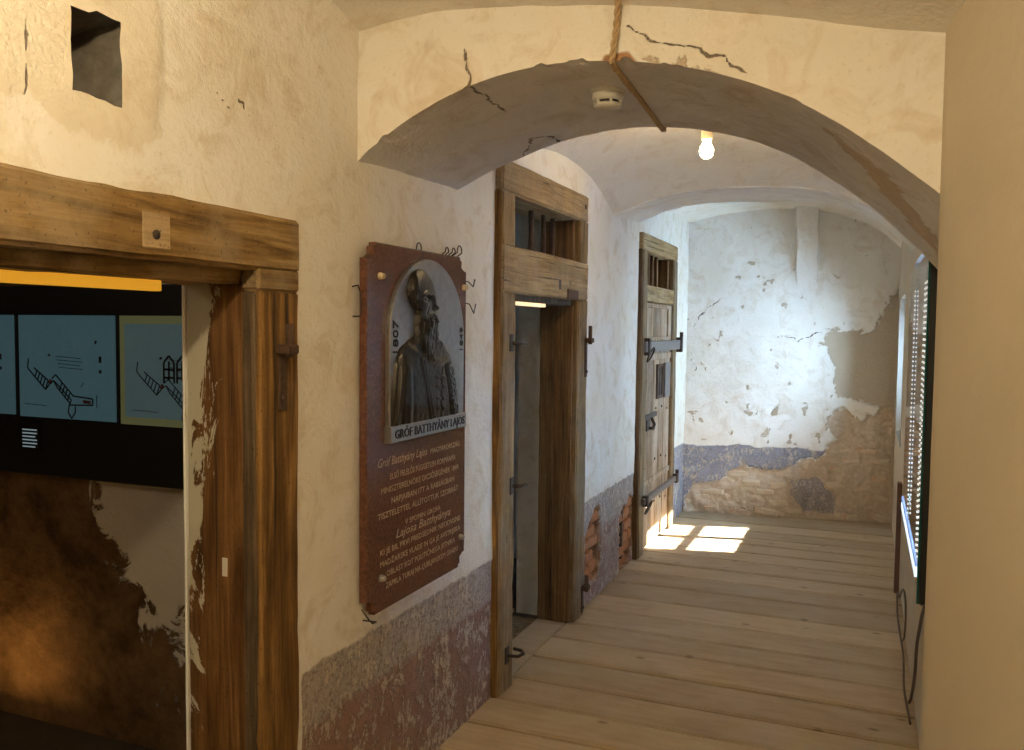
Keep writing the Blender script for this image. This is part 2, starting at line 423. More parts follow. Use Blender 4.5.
# ------------------------------------------------------------------ left wall
def grid_wall(name, ubr, vbr, stepu, stepv, pos, holes, mat, masks=None, disp=None, parent=None):
    U = lines(ubr, stepu) if not hasattr(stepu, '__len__') else np.concatenate([lines(ubr[i:i+2], stepu[i])[:-1] for i in range(len(ubr)-1)]+[[ubr[-1]]])
    Vv = lines(vbr, stepv); nu, nv = len(U), len(Vv)
    UU, VV = np.meshgrid(U, Vv, indexing='ij'); u = UU.ravel(); v = VV.ravel()
    P = pos(u, v)
    if disp is not None: P = P+disp(u, v, P)
    uc = (U[:-1]+U[1:])/2; vc = (Vv[:-1]+Vv[1:])/2; keep = np.ones((nu-1, nv-1), bool)
    for (a, b, c, d) in holes:
        keep &= ~(((uc[:, None] > a) & (uc[:, None] < b)) & ((vc[None, :] > c) & (vc[None, :] < d)))
    me = mesh_grid(name, P, gridfaces(nu, nv, keep))
    cattr(me, nu*nv, **(masks(u, v) if masks else {}))
    return link(name, me, mat, parent)

H1 = (.60, 1.975, -.1, 1.875); H2 = (3.385, 4.52, -.1, 2.285); H3 = (5.845, 6.945, -.1, 2.24); HN = (1.255, 1.378, 2.052, 2.222)
CAV1 = [(4.70, .18), (4.705, .40), (4.80, .47), (4.88, .53), (4.97, .53), (5.0, .42), (5.0, .20), (4.93, .11), (4.80, .12)]
CAV2 = [(5.47, .0), (5.455, .34), (5.53, .43), (5.62, .41), (5.72, .47), (5.80, .44), (5.80, .22), (5.76, .0)]
OLDP = [(1.02, 2.03), (1.15, 2.02), (1.25, 1.985), (1.42, 1.965), (1.49, 2.01), (1.50, 2.2), (1.495, 2.36), (1.0, 2.36)]
def left_masks(y, z):
    P = np.stack([y*0+XL, y, z], 1)
    dado = .612-z+fbm(P, 2, 2, 5)*.02
    dado = np.where(y < 2.0, -1, dado)
    blue = sstep(5.6, 7.4, y)*.75
    crack = np.minimum(crack_dist(y, z, [(1.75, 2.17), (1.80, 2.12), (1.84, 2.075)]), crack_dist(y, z, [(1.62, 2.2), (1.70, 2.145), (1.735, 2.12)]))
    crack = np.minimum(crack, crack_dist(y, z, [(1.154, 2.4), (1.156, 2.2), (1.158, 2.02)]))
    hole = np.maximum(sdf_poly(y, z, CAV1), sdf_poly(y, z, CAV2))
    return dict(dado=dado, dmix=sstep(.50, .36, z)*np.where(y > 4.4, .55, 1), blue=blue, crack=crack, patch=sdf_poly(y, z, OLDP), hole=hole+fbm(P, 30, 2, 9)*.02)
def left_disp(y, z, P):
    h = np.maximum(sdf_poly(y, z, CAV1), sdf_poly(y, z, CAV2))+fbm(P, 30, 2, 9)*.02
    d = fbm(P, 1.6, 3, 1)*.022+fbm(P, 9, 3, 4)*.006
    dm = sstep(.0, .03, .612-z)*(y > 2.0); d = d-dm*.003+dm*fbm(P, 28, 3, 6)*.008
    d = d-sstep(-.006, .012, h)*.085+sstep(.002, .02, sdf_poly(y, z, OLDP))*.006
    e = sstep(.05, .0, np.maximum(np.abs(y-1.3165)-.0615, np.abs(z-2.137)-.085))
    return np.stack([d, e*fbm(P, 22, 3, 41)*.014, e*fbm(P, 22, 3, 43)*.018-e*(y < 1.3)*(z > 2.15)*.004], 1)
wl = grid_wall('wall_left', [-3.05, .6, H1[1], H2[0], H2[1], H3[0], H3[1], 7.75], [-.06, H1[3], HN[2], HN[3], H3[3], H2[3], 2.95], [.1, .02, .014, .03, .014, .05, .03], .014,
               lambda y, z: np.stack([y*0+XL, y, z], 1), [H1, H2, H3, HN], M['plaster'], left_masks, left_disp)
tag(wl, 'cream lime-plastered corridor wall with flaking red-grey dado', 'wall', kind='structure')
# masonry reveals of the doorways (thickness of the wall)
def quad_strip(name, pts_a, pts_b, mat, parent):
    n = len(pts_a); V = list(pts_a)+list(pts_b); F = [[i, i+1, n+i+1, n+i] for i in range(n-1)]
    me = mesh_from(name, V, F); cattr(me, len(V)); return link(name, me, mat, parent)
XB = -1.815
for (a, b, c, d), nm in ((H1, 'reveal'), (H2, 'reveal'), (H3, 'reveal')):
    pa = [(XL-.01, a, c), (XL-.01, a, d), (XL-.01, b, d), (XL-.01, b, c)]; pb = [(XB, y, z) for _, y, z in pa]
    quad_strip('reveal', pa, pb, M['plaster'], wl)
# putlog niche lined with grey stone, tapering inwards
nb = 8; V = []; F = []
for s in range(6):
    t = max(0, s-1)/4; x = XL-.018-.004*(s > 0)-.20*t
    for k in range(24):
        x_ = x
        e = k/24*4; q = int(e); f = e-q
        y0, y1, z0, z1 = HN[0]-.010, HN[1]+.010, HN[2]-.010, HN[3]+.010
        if s == 0: y0 -= .03; y1 += .03; z0 -= .03; z1 += .03
        y0 += .02*t; y1 -= .045*t; z1 -= .055*t; z0 += .012*t
        cs = [(y0, z0), (y1, z0), (y1, z1), (y0, z1)]; A, B = cs[q], cs[(q+1) % 4]
        qy, qz = A[0]+(B[0]-A[0])*f, A[1]+(B[1]-A[1])*f
        if s < 2: x_ = XL+float(left_disp(np.array([qy]), np.array([qz]), np.array([[XL, qy, qz]]))[0, 0])-.0035-.004*s
        V.append((x_, qy+random.uniform(-.004, .004)*(s > 1), qz+random.uniform(-.004, .004)*(s > 1)))
for s in range(5):
    for k in range(24): F.append([s*24+k, s*24+(k+1) % 24, (s+1)*24+(k+1) % 24, (s+1)*24+k])
F.append([5*24+k for k in range(24)])
link('niche_lining', mesh_from('niche_lining', V, F), M['stone'], wl)['label'] = 'rough grey stone inside the small wall niche'
# bricks showing in the two broken holes
def brick_mesh(sx, sy, sz, seed):
    return beam_mesh('brick', (-sx/2, -sy/2, -sz/2), (sx/2, sy/2, sz/2), seg=.14, rough=.004, bev=.008, seed=seed)
BM = [brick_mesh(.07, .20, .062, s) for s in range(4)]
for m_ in BM: m_.materials.append(M['brick'])
for (y0, y1, z0, z1, poly) in ((4.62, 5.06, .06, .55, CAV1), (5.40, 5.86, .0, .48, CAV2)):
    r = 0; z = z0+.035
    while z < z1:
        y = y0+(.1 if r % 2 else 0)
        while y < y1+.05:
            if sdf_poly(np.array([y]), np.array([z]), poly)[0] > -.03:
                o = link('brick', BM[random.randrange(4)], None, wl)
                o.location = (XL-.060+random.uniform(-.012, .010), y, z); o.rotation_euler = (random.uniform(-.03, .03), random.uniform(-.04, .04), random.uniform(-.06, .06))
            y += .212
        z += .076; r += 1
beam('conduit', (XL-.06, 5.56, .06), (XL-.02, 5.60, .43), M['iron'], wl, rough=.002)['label'] = 'dark vertical iron bar in the broken hole'

# ------------------------------------------------------------------ right wall with two window niches
RP = [(.55, -3.05), (.55, 1.0), (.15, 2.30), (.156, 2.335), (.20, 2.36), (XR, 2.38), (XR, 7.98)]
RU = [0]
for p, q in zip(RP[:-1], RP[1:]): RU.append(RU[-1]+math.hypot(q[0]-p[0], q[1]-p[1]))
def right_pos(u, v):
    return np.stack([np.interp(u, RU, [p[0] for p in RP]), np.interp(u, RU, [p[1] for p in RP]), v], 1)
def uY(y): return RU[5]+(y-2.38)
W1 = (3.55, 5.25, .66, 1.98); W2 = (6.50, 7.52, .80, 1.86)
HW1 = (uY(W1[0]), uY(W1[1]), W1[2], W1[3]); HW2 = (uY(W2[0]), uY(W2[1]), W2[2], W2[3])
def right_disp(u, v, P):
    d = (fbm(P, 1.5, 3, 31)*.014+fbm(P, 8, 2, 3)*.004)*sstep(RU[1], RU[2], u)*np.where((u > RU[2]-.03) & (u < RU[5]+.05), .3, 1)
    return np.stack([d, 0*d, 0*d], 1)
pier = grid_wall('wall_pier', [0, RU[1], RU[2], RU[3], RU[4], RU[5]], [-.08, 2.95], .035, .04, right_pos, [], M['plaster_smooth'], None, right_disp)
tag(pier, 'smooth tan-plastered wall nearest the viewer on the right', 'wall', kind='structure')
wr = grid_wall('wall_right', [RU[5], HW1[0], HW1[1], HW2[0], HW2[1], RU[6]], [-.08, W1[2], W2[2], W2[3], W1[3], 2.95],
               .035, .04, right_pos, [HW1, HW2], M['plaster_smooth'], None, right_disp)
tag(wr, 'pale plastered wall beyond the right pier with two deep window niches', 'wall', kind='structure')
XO = .60
for (a, b, c, d), sl in ((W1, 0), (W2, .24)):
    pa = [(XR-.004, a, c), (XR-.004, a, d), (XR-.004, b, d), (XR-.004, b, c), (XR-.004, a, c)]
    pb = [(XO, a, c+sl), (XO, a, d), (XO, b, d), (XO, b, c+sl), (XO, a, c+sl)]
    quad_strip('niche_reveal', pa, pb, M['reveal'], wr)

# window with 2 x 2 panes, source of the sun patch on the boards
def make_window(name, y0, y1, z0, z1, x, mull_y, bar_z, label, fw=.035):
    w = empty(name, (x, (y0+y1)/2, z0)); tag(w, label, 'window', kind='structure')
    for (lo, hi) in (((x-.02, y0-fw-.06, z0-fw-.06), (x+.02, y0, z1+fw+.12)), ((x-.02, y1, z0-fw-.06), (x+.02, y1+fw+.06, z1+fw+.12)),
                     ((x-.02, y0, z0-fw-.06), (x+.02, y1, z0)), ((x-.02, y0, z1), (x+.02, y1, z1+fw+.26))):
        adopt(beam('window_frame', lo, hi, M['white_paint'], seg=.4, rough=0, bev=.004), w)
    for my in mull_y: adopt(beam('mullion', (x-.017, my-.038, z0), (x+.017, my+.038, z1), M['white_paint'], seg=.4, rough=0, bev=.004), w)
    for bz in bar_z: adopt(beam('glazing_bar', (x-.015, y0, bz-.026), (x+.015, y1, bz+.026), M['white_paint'], seg=.4, rough=0, bev=.004), w)
    ys = [y0]+list(mull_y)+[y1]; zs = [z0]+list(bar_z)+[z1]
    for ya, yb in zip(ys[:-1], ys[1:]):
        for za, zb in zip(zs[:-1], zs[1:]):
            adopt(link('pane', mesh_from('pane', [(x, ya, za), (x, yb, za), (x, yb, zb), (x, ya, zb)], [[0, 1, 2, 3]]), M['glass']), w)
    return w
make_window('window_2', 6.62, 7.46, 1.07, 1.66, XO, [7.04], [1.36], 'small four-pane window in the niche near the end wall')
make_window('window_1', 3.62, 5.18, .72, 1.92, XO, [4.40], [1.32], 'daylit window in the niche behind the glass display pane')
bl = empty('added_blind', (XO-.05, 4.4, .80)); tag(bl, 'translucent blind added over the niche window to block sun and diffuse daylight', 'blind')  # added blind, unseen: keeps direct sun out and softens the daylight
adopt(beam('fabric', (XO-.052, 3.57, .80), (XO-.048, 5.23, 1.93), M['blind'], seg=.3, rough=0, bev=.0005), bl)
adopt(tube('roller', [(XO-.05, 3.56, 1.945), (XO-.05, 5.24, 1.945)], .022, M['white_pl']), bl)
adopt(tube('hem_bar', [(XO-.05, 3.57, .80), (XO-.05, 5.23, .80)], .008, M['white_pl']), bl)

# glass display pane standing in front of the niche, with columns of small lights
gp = empty('glass_display_pane', (.21, 3.35, .64)); tag(gp, 'tall glass pane with dark edge and dotted light columns over the window niche', 'glass panel')
GY0, GY1, GZ0, GZ1 = 3.36, 5.0, .645, 1.90
adopt(link('pane', mesh_from('pane', [(.200, GY0, GZ0), (.200, GY1, GZ0), (.200, GY1, GZ1), (.200, GY0, GZ1)], [[0, 1, 2, 3]]), M['glass']), gp)
adopt(beam('edge_profile', (.196, GY0-.018, GZ0-.01), (.224, GY0, GZ1+.01), M['black'], seg=.4, rough=0, bev=.002), gp)
adopt(beam('glass_edge', (.190, GY0-.016, GZ0-.01), (.1985, GY0+.010, GZ1+.01), M['glass_edge'], seg=.4, rough=0, bev=.001), gp)
adopt(beam('bottom_profile', (.203, GY0, GZ0-.02), (.224, GY1, GZ0), M['steel'], seg=.5, rough=0, bev=.002), gp)
adopt(beam('far_profile', (.203, GY1-.012, GZ0), (.224, GY1, GZ1), M['white_paint'], seg=.5, rough=0, bev=.002), gp)
dot = beam_mesh('led', (-.0025, -.007, -.0034), (.0025, .007, .0034), seg=.05, rough=0, bev=.001); dot.materials.append(M['led'])
for yy in (3.47, 3.57, 4.30):
    col_ = adopt(beam('light_column', (.1968, yy-.011, GZ0+.1), (.1995, yy+.011, GZ1-.06), M['glass'], seg=2, rough=0, bev=.0005), gp)
    z = GZ0+.13
    while z < GZ1-.1:
        d = link('led', dot); d.parent = col_; d.location = (.1945, yy, z); d.matrix_parent_inverse = Matrix.Translation((0, 0, 0)); z += .021
adopt(beam('light_bar', (.194, 3.60, GZ0+.02), (.1995, GY1, GZ0+.05), M['led_blue'], seg=.5, rough=0, bev=.001), gp)
adopt(beam('light_bar', (.195, 3.60, GZ0+.06), (.1995, GY1, GZ0+.085), M['led_blue_dim'], seg=.5, rough=0, bev=.001), gp)
ps = beam('floor_post', (.198, 5.72, 0), (.226, 5.79, .68), M['brown_paint'], seg=.2, rough=.001, bev=.003)
tag(ps, 'slim brown post standing against the right wall below the sill', 'post')

# ------------------------------------------------------------------ far wall
FA, FB = (-1.52, 7.545), (.42, 7.875)
MORT = [(.36, 2.2), (.20, 1.98), (.12, 1.80), (.06, 1.61), (-.18, 1.60), (-.35, 1.63), (-.33, 1.44), (-.26, 1.32), (-.21, 1.06), (-.04, 1.03), (.10, .98), (.40, .98)]
LOWB = [(-1.44, -.1), (-1.42, .10), (-1.37, .21), (-1.21, .26), (-1.04, .38), (-.95, .43), (-.58, .43), (-.34, .55), (-.22, .69), (-.27, .86), (-.21, .94), (-.03, .83), (.12, .92), (.40, .98), (.40, -.1)]
BLUE = [(-1.6, .57), (-1.35, .60), (-.83, .60), (-.22, .58), (-.24, .36), (-.95, .36), (-1.30, .15), (-1.40, -.1), (-1.6, -.1)]
GREY = [(-.60, .34), (-.37, .35), (-.19, .20), (-.21, .03), (-.45, .06), (-.57, .19)]
def far_pos(u, v):
    t = (u-FA[0])/(FB[0]-FA[0]); return np.stack([u, FA[1]+t*(FB[1]-FA[1]), v], 1)
def far_masks(x, z):
    P = np.stack([x, x*0, z], 1); w = fbm(P, 6, 4, 3)*.16
    lo = sdf_poly(x, z, LOWB)+w; mo = sdf_poly(x, z, MORT)+w*.45
    gr = sdf_poly(x, z, GREY)+w*.4; bl_ = sdf_poly(x, z, BLUE)+w*.3
    spots = np.maximum(0, 1)*(fbm(P, 17, 3, 8)-.235)*.3 + 0*x
    spots = np.where((z > .62) & (z < 1.0), spots+.004, np.where(z >= 1.0, spots-.012, -1))
    bare = np.maximum(np.maximum(np.where(gr > 0, -gr, lo), mo), spots-.0125)
    dado = np.maximum(np.where(lo > 0, -lo, bl_), gr)
    crack = np.minimum(crack_dist(x, z, [(-1.41, 1.62), (-1.33, 1.75), (-1.24, 1.82), (-1.17, 1.88)]), crack_dist(x, z, [(-.70, 1.55), (-.55, 1.52), (-.42, 1.57), (-.36, 1.60)]))
    crack = np.minimum(crack, crack_dist(x, z, [(-1.40, 1.15), (-1.38, 1.28), (-1.42, 1.36)]))
    return dict(bare=bare, dado=dado, blue=np.where(gr > 0, .45, 1.0)+0*x, dmix=0*x, crack=crack, rough=sstep(-.02, .02, lo))
def far_disp(x, z, P0):
    P = np.stack([x, x*0, z], 1); w = fbm(P, 6, 4, 3)*.16
    lo = sdf_poly(x, z, LOWB)+w; mo = sdf_poly(x, z, MORT)+w*.45
    d = -fbm(P, 1.8, 3, 2)*.025-fbm(P, 9, 3, 7)*.008
    d = d+sstep(-.004, .008, mo)*.012+sstep(-.004, .012, lo)*(.022+fbm(P, 14, 4, 13)*.055)
    return np.stack([0*d, d, 0*d], 1)
wb = grid_wall('wall_back', [FA[0], FB[0]], [-.02, 2.9], .0115, .0115, far_pos, [], M['plaster_far'], far_masks, far_disp)
tag(wb, 'whitewashed end wall with bare mortar, blue dado and exposed bricks', 'wall', kind='structure')
# shallow buttress that dies into the wall
V = []; F = []; nz = 14
for i in range(nz+1):
    t = i/nz; z = 1.84+t*.95; pr = .16*(t**1.2); yb_ = 7.70+.02; xl, xr = -.565+.006*math.sin(i), -.405+.004*math.cos(i*1.7)
    V += [(xl-.02-.05*t, yb_+.05, z), (xl, yb_-.006-pr, z), (xr, yb_-.006-pr+.03, z), (xr+.012, yb_+.07, z)]
for i in range(nz):
    for k in range(3): F.append([i*4+k, i*4+k+1, (i+1)*4+k+1, (i+1)*4+k])
me = mesh_from('buttress', V, F); cattr(me, len(V)); link('buttress', me, M['plaster_far'], wb)
# bricks and rubble exposed at the foot of the end wall
FBM = [beam_mesh('brick', (-.105, -.04, -.031), (.105, .04, .031), seg=.035, rough=.013, bev=.014, seed=40+s) for s in range(5)]
for m_ in FBM: m_.materials.append(M['brick_far'])
r = 0; z = .04
ang = math.atan2(FB[1]-FA[1], FB[0]-FA[0])
while z < .98:
    x = -1.46+(.11 if r % 2 else 0)+random.uniform(-.02, .02)
    while x < .2:
        sdv = sdf_poly(np.array([x]), np.array([z]), LOWB)[0]; sg = sdf_poly(np.array([x]), np.array([z]), GREY)[0]
        if sdv > .03 and sg < -.02 and random.random() < (.9 if x > -.35 else .62):
            o = link('brick', FBM[random.randrange(5)], None, wb)
            yy = far_pos(np.array([x]), np.array([z]))[0, 1]
            o.location = (x, yy+.054+random.uniform(-.012, .022), z+random.uniform(-.012, .012))
            o.rotation_euler = (random.uniform(-.16, .16), random.uniform(-.14, .14), ang+random.uniform(-.12, .12)); s = random.uniform(.55, 1.1); o.scale = (s, 1, random.uniform(.85, 1.1))
        x += .226
    z += .079; r += 1

# ------------------------------------------------------------------ vaults and arches
A1F = np.array([(-1.56, 2.03), (-1.457, 2.109), (-1.317, 2.204), (-1.183, 2.272), (-1.054, 2.312), (-.93, 2.327), (-.811, 2.332), (-.668, 2.325), (-.53, 2.305), (-.425, 2.281), (-.322, 2.245), (-.222, 2.198), (-.126, 2.141), (-.031, 2.073), (.06, 2.002), (.149, 1.933), (.25, 1.845), (.36, 1.74)])
A1B = np.array([(-1.56, 2.08), (-1.455, 2.131), (-1.29, 2.196), (-1.092, 2.268), (-.903, 2.30), (-.722, 2.304), (-.549, 2.28), (-.415, 2.244), (-.285, 2.189), (-.158, 2.116), (-.035, 2.02), (.085, 1.912), (.197, 1.794), (.36, 1.60)])
A2F = np.array([(-1.56, 2.245), (-1.453, 2.289), (-1.292, 2.348), (-1.111, 2.393), (-.819, 2.425), (-.539, 2.417), (-.322, 2.389), (-.112, 2.335), (.043, 2.252), (.197, 2.107), (.298, 1.976), (.36, 1.88)])
A2B = np.array([(-1.56, 2.28), (-1.453, 2.328), (-1.183, 2.411), (-.92, 2.432), (-.667, 2.434), (-.421, 2.41), (-.182, 2.375), (-.007, 2.306), (.166, 2.172), (.252, 2.067), (.36, 1.93)])
FWT = np.array([(-1.56, 2.42), (-1.39, 2.477), (-1.1, 2.54), (-.58, 2.576), (-.413, 2.575), (-.2, 2.52), (.07, 2.413), (.315, 2.165), (.36, 2.10)])
CL1 = np.array([(-1.56, 2.47), (-1.468, 2.487), (-1.217, 2.507), (-.994, 2.501), (-.698, 2.48), (-.454, 2.43), (-.203, 2.375), (-.016, 2.325), (.146, 2.30), (.36, 2.27), (.75, 2.2)])
def curve(pts, deg=6):
    c = np.polyfit(pts[:, 0], pts[:, 1], min(deg, len(pts)-2)); return lambda x: np.polyval(c, x)
a1f, a1b, a2f, a2b, fwt, cl1 = [curve(p) for p in (A1F, A1B, A2F, A2B, FWT)]+[curve(CL1, 4)]
ceil_ = empty('ceiling', (0, 0, 2.3)); tag(ceil_, 'plastered vaulted ceiling with two low cross arches', 'ceiling', kind='structure')
BARE_SOF = [(-.10, 2.42), (.02, 2.48), (.14, 2.66), (.20, 2.80), (.12, 2.82), (.03, 2.68), (-.06, 2.55)]
def make_arch(y0, y1, cf, cb, mat_face, mat_sof, big):
    X = np.arange(-1.50, .345, .0065); nx = len(X)
    # soffit
    T = np.linspace(0, 1, int((y1-y0)/.008)+1); XX, TT = np.meshgrid(X, T, indexing='ij'); x = XX.ravel(); t = TT.ravel()
    z = cf(x)*(1-t)+cb(x)*t; y = y0+(y1-y0)*t; P = np.stack([x, y, z], 1)
    chip = sstep(.10, .0, t)*np.maximum(0, fbm(P*np.array([1, 0, 0]), 16, 4, 5)-.10)*.11 if big else 0
    P[:, 2] += fbm(P, 3, 3, 2)*.012+fbm(P, 14, 2, 4)*.004+chip*.5
    me = mesh_grid('soffit', P, gridfaces(nx, len(T)))
    mk = {}
    if big:
        cr = np.minimum(crack_dist(x, y, [(-1.092, 2.30), (-1.086, 2.407), (-1.078, 2.509), (-1.095, 2.584)]), crack_dist(x, y, [(-1.20, 3.01), (-1.111, 2.86), (-1.062, 2.895), (-1.05, 3.0)]))
        mk = dict(crack=cr, bare=np.maximum(sdf_poly(x, y, BARE_SOF), np.where(t < .02, -.02, -1)), rough=0*x+.6)
    cattr(me, len(x), **mk); adopt(link('arch_soffit', me, mat_sof), ceil_)
    # faces
    for (yy, cc, nm) in ((y0, cf, 'arch_face'), (y1, cb, 'arch_back')):
        Vt = np.linspace(0, 1, 46)**1.0 if not big else np.concatenate([np.linspace(0, .45, 60), np.linspace(.47, 1, 18)]); XX, VV = np.meshgrid(X, Vt, indexing='ij'); x = XX.ravel(); v = VV.ravel()
        zb = cc(x); tt = 0.0 if nm == 'arch_face' else 1.0
        Pb = np.stack([x, 0*x+yy, zb], 1); dz = fbm(Pb, 3, 3, 2)*.012+fbm(Pb, 14, 2, 4)*.004
        if big and nm == 'arch_face': dz = dz+np.maximum(0, fbm(Pb*np.array([1, 0, 0]), 16, 4, 5)-.10)*.055
        z = (zb+dz)*(1-v)+2.95*v; P = np.stack([x, 0*x+yy, z], 1); f = (fbm(P, 2.5, 3, 6)*.02+fbm(P, 12, 2, 8)*.005)*sstep(0, .12, v)
        P[:, 1] += f
        me = mesh_grid(nm, P, gridfaces(nx, len(Vt))); mk = {}
        if big and nm == 'arch_face':
            cr = np.minimum(crack_dist(x, z, [(-1.115, 2.40), (-1.105, 2.36), (-1.092, 2.33), (-1.09, 2.29), (-1.12, 2.27)]), crack_dist(x, z, [(-.627, 2.407), (-.55, 2.37), (-.478, 2.346), (-.42, 2.33), (-.374, 2.296), (-.297, 2.251)])+.0006)
            br = sdf_poly(x, z, [(-.69, 2.30), (-.68, 2.336), (-.62, 2.338), (-.59, 2.30)])
            mk = dict(crack=cr, hole=br, bare=np.maximum(-1+0*x, sdf_poly(x, z, [(-.6, 2.28), (-.57, 2.335), (-.50, 2.325), (-.40, 2.29), (-.33, 2.25), (-.35, 2.2)])-.012), rough=0*x+1)
        cattr(me, len(x), **mk); adopt(link(nm, me, mat_face), ceil_)
make_arch(2.30, 3.0, a1f, a1b, M['plaster'], M['plaster_arch'], True)
make_arch(5.15, 5.80, a2f, a2b, M['plaster_far'], M['plaster_far'], False)
def make_vault(name, y0, y1, c0, c1, hl, hr, x1=.345, up0=0, up1=0):
    """sail vault between two transverse curves, walls getting a lunette rise hl / hr"""
    X = np.arange(-1.50, x1, .03); Y = lines([y0, y1], .03); XX, YY = np.meshgrid(X, Y, indexing='ij'); x = XX.ravel(); y = YY.ravel(); t = (y-y0)/(y1-y0)
    u = (x-X[0])/(X[-1]-X[0]); l = np.sqrt(np.maximum(0, 1-(2*t-1)**2)*.55+.45*np.maximum(0, 1-np.abs(2*t-1)**2)**2)
    l = 1-np.abs(2*t-1)**2.2
    z = (c0(x)+up0)*(1-t)+(c1(x)+up1)*t + l*(hl*(1-u)+hr*u)
    P = np.stack([x, y, z], 1); P[:, 2] += fbm(P, 3, 3, 21)*.014+fbm(P, 10, 2, 23)*.004
    me = mesh_grid(name, P, gridfaces(len(X), len(Y))); cattr(me, len(x)); return adopt(link('vault', me, M['plaster_vault']), ceil_)
flat = lambda x: cl1(np.clip(x, -1.5, .4))
make_vault('vault', -.6, 2.32, flat, flat, .22, .22, .80)
make_vault('vault', -3.1, -.6, flat, flat, .22, .22, .80)
make_vault('vault', 2.99, 5.16, a1b, a2f, .25, .25, up0=.02, up1=.004)
make_vault('vault', 5.79, 7.95, a2b, fwt, .14, .14, up0=.004)
wf = beam('wall_front', (-1.9, -3.2, -.1), (.9, -3.0, 3.0), M['plaster_smooth'], seg=.5, rough=0); cattr(wf.data, len(wf.data.vertices))
tag(wf, 'plastered wall closing the corridor behind the viewer', 'wall', kind='structure')

# ------------------------------------------------------------------ cells behind the left wall
def cell(y0, y1, x0, mats, names, window=None):
    z1 = 2.45
    def pl(nm, pts, mat, lab):
        o = link(nm, mesh_from(nm, pts, [[0, 1, 2, 3]]), mat); cattr(o.data, 4); tag(o, lab, 'wall' if 'wall' in nm else ('floor' if 'floor' in nm else 'ceiling'), kind='structure'); return o
    pl('wall_cell_end', [(x0, y1, -.03), (XB+.02, y1, -.03), (XB+.02, y1, z1), (x0, y1, z1)], mats[0], names+' end wall')
    pl('wall_cell_near', [(x0, y0, -.03), (XB+.02, y0, -.03), (XB+.02, y0, z1), (x0, y0, z1)], mats[0], names+' near side wall')
    if window:
        a, b, c, d = window
        V = [(x0, y0, -.03), (x0, y1, -.03), (x0, y1, z1), (x0, y0, z1), (x0, a, c), (x0, b, c), (x0, b, d), (x0, a, d)]
        o = link('wall_cell_outer', mesh_from('wall_cell_outer', V, [[0, 1, 5, 4], [1, 2, 6, 5], [2, 3, 7, 6], [3, 0, 4, 7]]), mats[0]); cattr(o.data, 8)
        tag(o, names+' outer wall with a small window', 'wall', kind='structure')
    else:
        pl('wall_cell_outer', [(x0, y0, -.03), (x0, y1, -.03), (x0, y1, z1), (x0, y0, z1)], mats[0], names+' outer wall')
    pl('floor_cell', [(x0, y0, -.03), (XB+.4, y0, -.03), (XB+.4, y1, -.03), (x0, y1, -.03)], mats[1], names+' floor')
    pl('ceiling_cell', [(x0, y0, z1), (XB+.02, y0, z1), (XB+.02, y1, z1), (x0, y1, z1)], mats[0], names+' ceiling')
    # corridor side of the cell
    hs = [h for h in (H1, H2, H3) if h[0] > y0-.1 and h[1] < y1+.1]
    for h in hs:
        V = [(XB, y0, -.03), (XB, h[0], -.03), (XB, h[0], z1), (XB, y0, z1), (XB, h[1], -.03), (XB, y1, -.03), (XB, y1, z1), (XB, h[1], z1), (XB, h[0], h[3]), (XB, h[1], h[3])]
        o = link('wall_cell_door', mesh_from('wall_cell_door', V, [[0, 1, 2, 3], [4, 5, 6, 7], [8, 9, 7, 2]]), mats[0]); cattr(o.data, 10); tag(o, names+' wall beside the doorway', 'wall', kind='structure')
# first cell: damp peeling wall seen through the near doorway
def cell_mat():
    k = N('cell_peeling_plaster'); v = k.coord(); n1 = k.noise(v, 2.4, 6, .6, .5); n2 = k.noise(v, 14, 6, .65); n3 = k.noise(v, 6, 7, .7, .8)
    sp = k.n('SeparateXYZ'); k.l(v, sp.inputs[0])
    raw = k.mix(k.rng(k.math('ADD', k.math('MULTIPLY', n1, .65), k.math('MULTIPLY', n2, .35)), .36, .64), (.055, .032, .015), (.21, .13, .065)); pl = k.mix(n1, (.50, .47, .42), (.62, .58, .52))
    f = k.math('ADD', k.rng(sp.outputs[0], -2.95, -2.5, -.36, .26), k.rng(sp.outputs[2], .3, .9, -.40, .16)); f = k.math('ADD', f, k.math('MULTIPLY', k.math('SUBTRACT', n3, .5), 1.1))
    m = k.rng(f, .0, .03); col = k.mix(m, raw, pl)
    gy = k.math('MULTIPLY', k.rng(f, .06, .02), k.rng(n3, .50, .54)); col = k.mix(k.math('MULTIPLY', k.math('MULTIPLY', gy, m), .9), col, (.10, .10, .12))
    k.bump(k.math('ADD', n2, k.math('MULTIPLY', m, .5)), .8, .02); return k.fin(col, .95, 0, .1)
M['cell'] = cell_mat()
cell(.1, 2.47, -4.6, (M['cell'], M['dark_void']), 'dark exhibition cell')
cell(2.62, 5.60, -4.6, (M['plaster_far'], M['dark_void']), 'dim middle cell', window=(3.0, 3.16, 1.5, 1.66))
cell(5.72, 7.40, -3.4, (M['cell'], M['dark_void']), 'dark locked cell')

